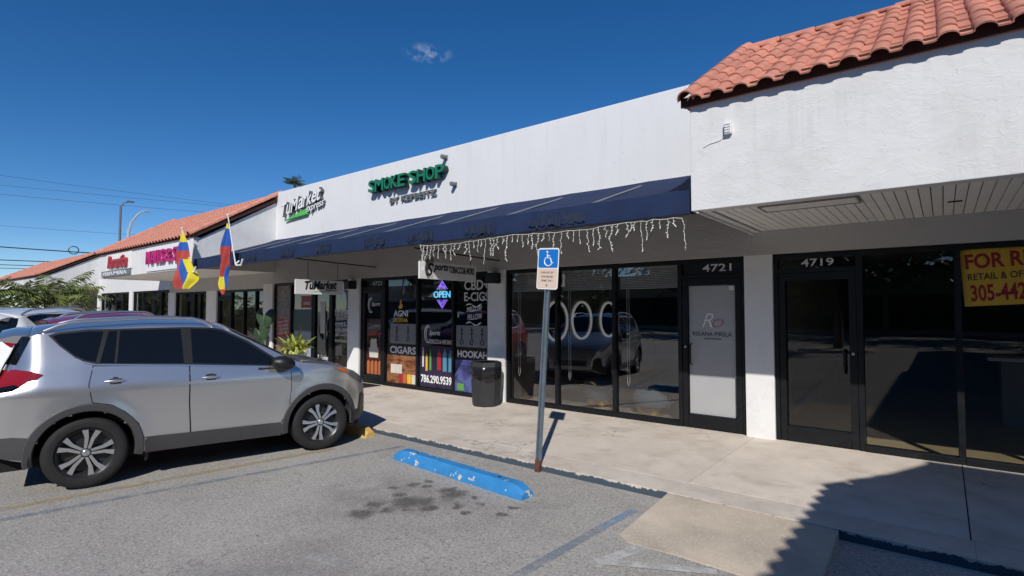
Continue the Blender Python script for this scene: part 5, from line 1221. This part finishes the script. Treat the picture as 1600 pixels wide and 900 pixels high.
def tree(label, loc, h, rx, rz, n, m, seed):
    t = thing('tree', label, 'tree', loc); rnd = random.Random(seed)
    MB().tube([(0,0,-.1),(.05,.03,h*.5),(0,0,h)], [.22,.16,.10], 10).build('trunk', M['trunk'], t, smooth=50)
    for k in range(5):
        q = k*1.3; MB().tube([(0,0,h*.6+.1*k), (math.cos(q)*rx*.4, math.sin(q)*rx*.4, h+rz*.2), (math.cos(q)*rx*.75, math.sin(q)*rx*.75, h+rz*.6)], [.09,.06,.03], 6).build('limb', M['trunk'], t)
    leaf_crown('crown', t, Vector((0,0,h+rz*.5)), rx, rz, n, m, seed)
tree('leafy green tree beyond the left palms', (-44, -6.0, GZ), 1.6, 2.2, 1.4, 3500, M['leafd'], 11)
tree('brownish sparse tree at the left photo edge', (-40, -8.3, GZ), 1.5, 1.4, 1.2, 1500, mat('dry_leaf', (.16,.10,.06), .8), 12)

# far house with a brown hipped roof
hs_ = thing('house', 'low far house with brown hipped roof at the left edge', 'house', (-62, -10.0, GZ))
M['brownroof'] = mat('brown_shingle', (.17,.11,.075), .9, var=.2, scale=8); M['beige'] = mat('beige_wall', (.45,.40,.34), .9)
MB().box((-6,-5,0),(6,5,2.9)).build('wall', M['beige'], hs_)
rf = MB(); rf.add([(-6.6,-5.6,2.9),(6.6,-5.6,2.9),(6.6,5.6,2.9),(-6.6,5.6,2.9),(-2,0,5.1),(2,0,5.1)], [(0,1,5,4),(1,2,5),(2,3,4,5),(3,0,4),(3,2,1,0)]); rf.build('roof', M['brownroof'], hs_)
MB().box((5.99,-1,0.1),(6.04,0,2.2)).build('door', M['interior'], hs_); MB().box((5.99,1,1.0),(6.04,2.6,2.2)).build('window', M['carglass'], hs_)

# street lamps and cables far left
M['pole'] = mat('lamp_pole', (.12,.13,.14), .6); M['polelight'] = mat('pale_pole', (.42,.43,.43), .5)
t = thing('street_lamp', 'tall dark street lamp rising behind the tiled bay', 'street lamp', (-50.5, 6, GZ)); MB().tube([(0,0,0),(0,0,9.9)], [.12,.08], 8).build('pole', M['pole'], t); MB().tube([(0,0,9.85),(.12,.2,10.2),(.3,.45,10.3)], .05, 6).build('arm', M['pole'], t); MB().box((.2,.3,10.26),(.5,.8,10.36)).build('lamp_head', M['pole'], t, bevel=.03)
t = thing('street_lamp', 'pale street lamp with curved arm right of the dark one', 'street lamp', (-52, 7.0, GZ)); MB().tube([(0,0,0),(0,0,8.4)], [.13,.10], 8).build('pole', M['polelight'], t); MB().tube([(0,0,7.9),(.08,.12,8.8),(.3,.45,9.5),(.5,.75,9.85),(.7,1.0,9.9)], [.09,.08,.07,.06,.05], 6).build('arm', M['polelight'], t); MB().box((.6,.85,9.84),(.9,1.3,9.95)).build('lamp_head', M['polelight'], t, bevel=.03)
def at(px, py, dist): return Vector(cam.location) + cam_dir(px, py)*dist
up_ = thing('utility_pole', 'distant pale utility pole at the left edge of the photo', 'utility pole', (-75, -8.5, GZ))
MB().tube([(0,0,0),(0,0,7.1)], [.13,.10], 8).build('pole', M['polelight'], up_); MB().box((-.1,-.8,6.6),(.1,.8,6.75)).build('cross_arm', M['pole'], up_)
WIRES = [(-300,232,560,342,.014,'thinnest high cable crossing the left sky'), (-300,258,640,345,.014,'second high thin cable from the top'), (-300,274,600,352,.014,'third high thin cable from the top'), (-300,330,560,385,.012,'faint thin cable midway in the left sky'),
         (-300,362,420,409,.055,'thick black cable with a coil above the palms'), (-300,392,420,416,.045,'black cable just under the thick one'), (-300,402,420,420,.035,'third dark cable above the far roof'), (-300,409,420,423,.03,'lowest dark cable above the far house')]
for a, b, c, d, r, lab in WIRES:
    p, q = at(a, b, 75), at(c, d, 75); pts = [p.lerp(q, k/24) - Vector((0,0,.3*math.sin(math.pi*k/24))) for k in range(25)]
    o = MB().tube(pts, r, 5).build('cable', M['black'], None, smooth=60); tag(o, lab, 'cable')
c = at(115, 391, 74.6); tag(MB().tube([(c.x+.32*math.cos(q*.5)*.3, c.y+.42*math.cos(q*.5), c.z+.42*math.sin(q*.5)) for q in range(14)], .05, 5).build('cable_coil', M['black']), 'coil of spare cable on the thick black line', 'cable')

# ------------------------------------------------------------------ what stands behind the camera (shadow on the right, reflections)
wing = thing('plaza_wing', 'side wing of the plaza whose roof shades the right foreground', 'building', (0,0,0))
EX, EZ, RX, RZ, EY, RY = 1.80, 3.87, 3.28, 4.97, -6.05, -5.74
MB().box((1.92, -26, 2.75), (2.08, EY+.02, EZ-.02)).build('fascia', M['white'], wing)
mb = MB(); mb.add([(EX+.05,-26,EZ-.03),(EX+.05,EY,EZ-.03),(RX,RY,RZ-.02),(RX,-26,RZ-.02),(RX,-26,EZ-.03),(RX,RY,EZ-.03)], [(0,1,2,3),(1,5,2),(0,4,5,1),(0,3,4),(3,2,5,4)]); mb.build('mansard_roof', M['tileunder'], wing)
MB().box((RX-.02, -26, 2.75), (9, RY+.05, RZ)).build('parapet_wall', M['smoothwhite'], wing)
MB().box((4.2, -26, -.1), (9, -6.2, 2.75)).build('wall', M['smoothwhite'], wing); MB().box((2.08, -26, 2.77), (4.2, EY, 2.8)).build('soffit', M['soffit'], wing)
MB().box((4.15, -25, .1), (4.19, -7, 2.4)).build('storefront', M['frame'], wing)
tl = MB(); sl = math.atan2(RZ-EZ, RX-EX); Ls = math.hypot(RZ-EZ, RX-EX); st = Ls/4
for r in range(4):
    for k in range(44):
        T_ = Matrix.Translation(Vector((EX + math.cos(sl)*st*r, EY - .05 - .228*k, EZ + math.sin(sl)*st*r))) @ Matrix.Rotation(R(-90), 4, 'Z') @ Matrix.Rotation(sl, 4, 'X')
        tl.add([T_ @ Vector(v) for v in TILE.v], TILE.f)
stuff(tl.build('roof_tiles', M['tile'], wing, smooth=50))
tree('tree in the lot seen only as a reflection in the right window', (-3.6, -19, GZ), 2.4, 1.7, 1.6, 2200, M['leafd'], 21)
pk = thing('planter', 'raised kerb planter round the reflected tree', 'planter', (-3.6, -19, GZ)); MB().lathe([(0,.14),(1.25,.14),(1.28,.12),(1.45,.12),(1.48,0)], 20).build('kerb_ring', M['kerbtop'], pk, smooth=30)
ob = thing('shop_row', 'low tan shop row across the lot seen in reflections', 'building', (0,0,0))
MB().box((-70,-48,-.1),(30,-40,4.2)).build('wall', M['beige'], ob); MB().box((-70,-40.9,4.2),(30,-39.6,4.9)).build('fascia', M['greywall'], ob); MB().box((-69,-39.98,.2),(29,-39.95,2.8)).build('storefront', M['frame'], ob)
for k, (x, y) in enumerate(((-46,-36),(-38,-34),(-31,-36),(-24,-33),(-17,-36),(-10,-34),(-3,-36),(4,-34),(11,-36))): tree(('first','second','third','fourth','fifth','sixth','seventh','eighth','ninth')[k] + ' tree from the left in the row across the lot, seen in reflections', (x, y, GZ), 4.2, 3.6, 3.4, 1500, M['leafd'], 30+k)
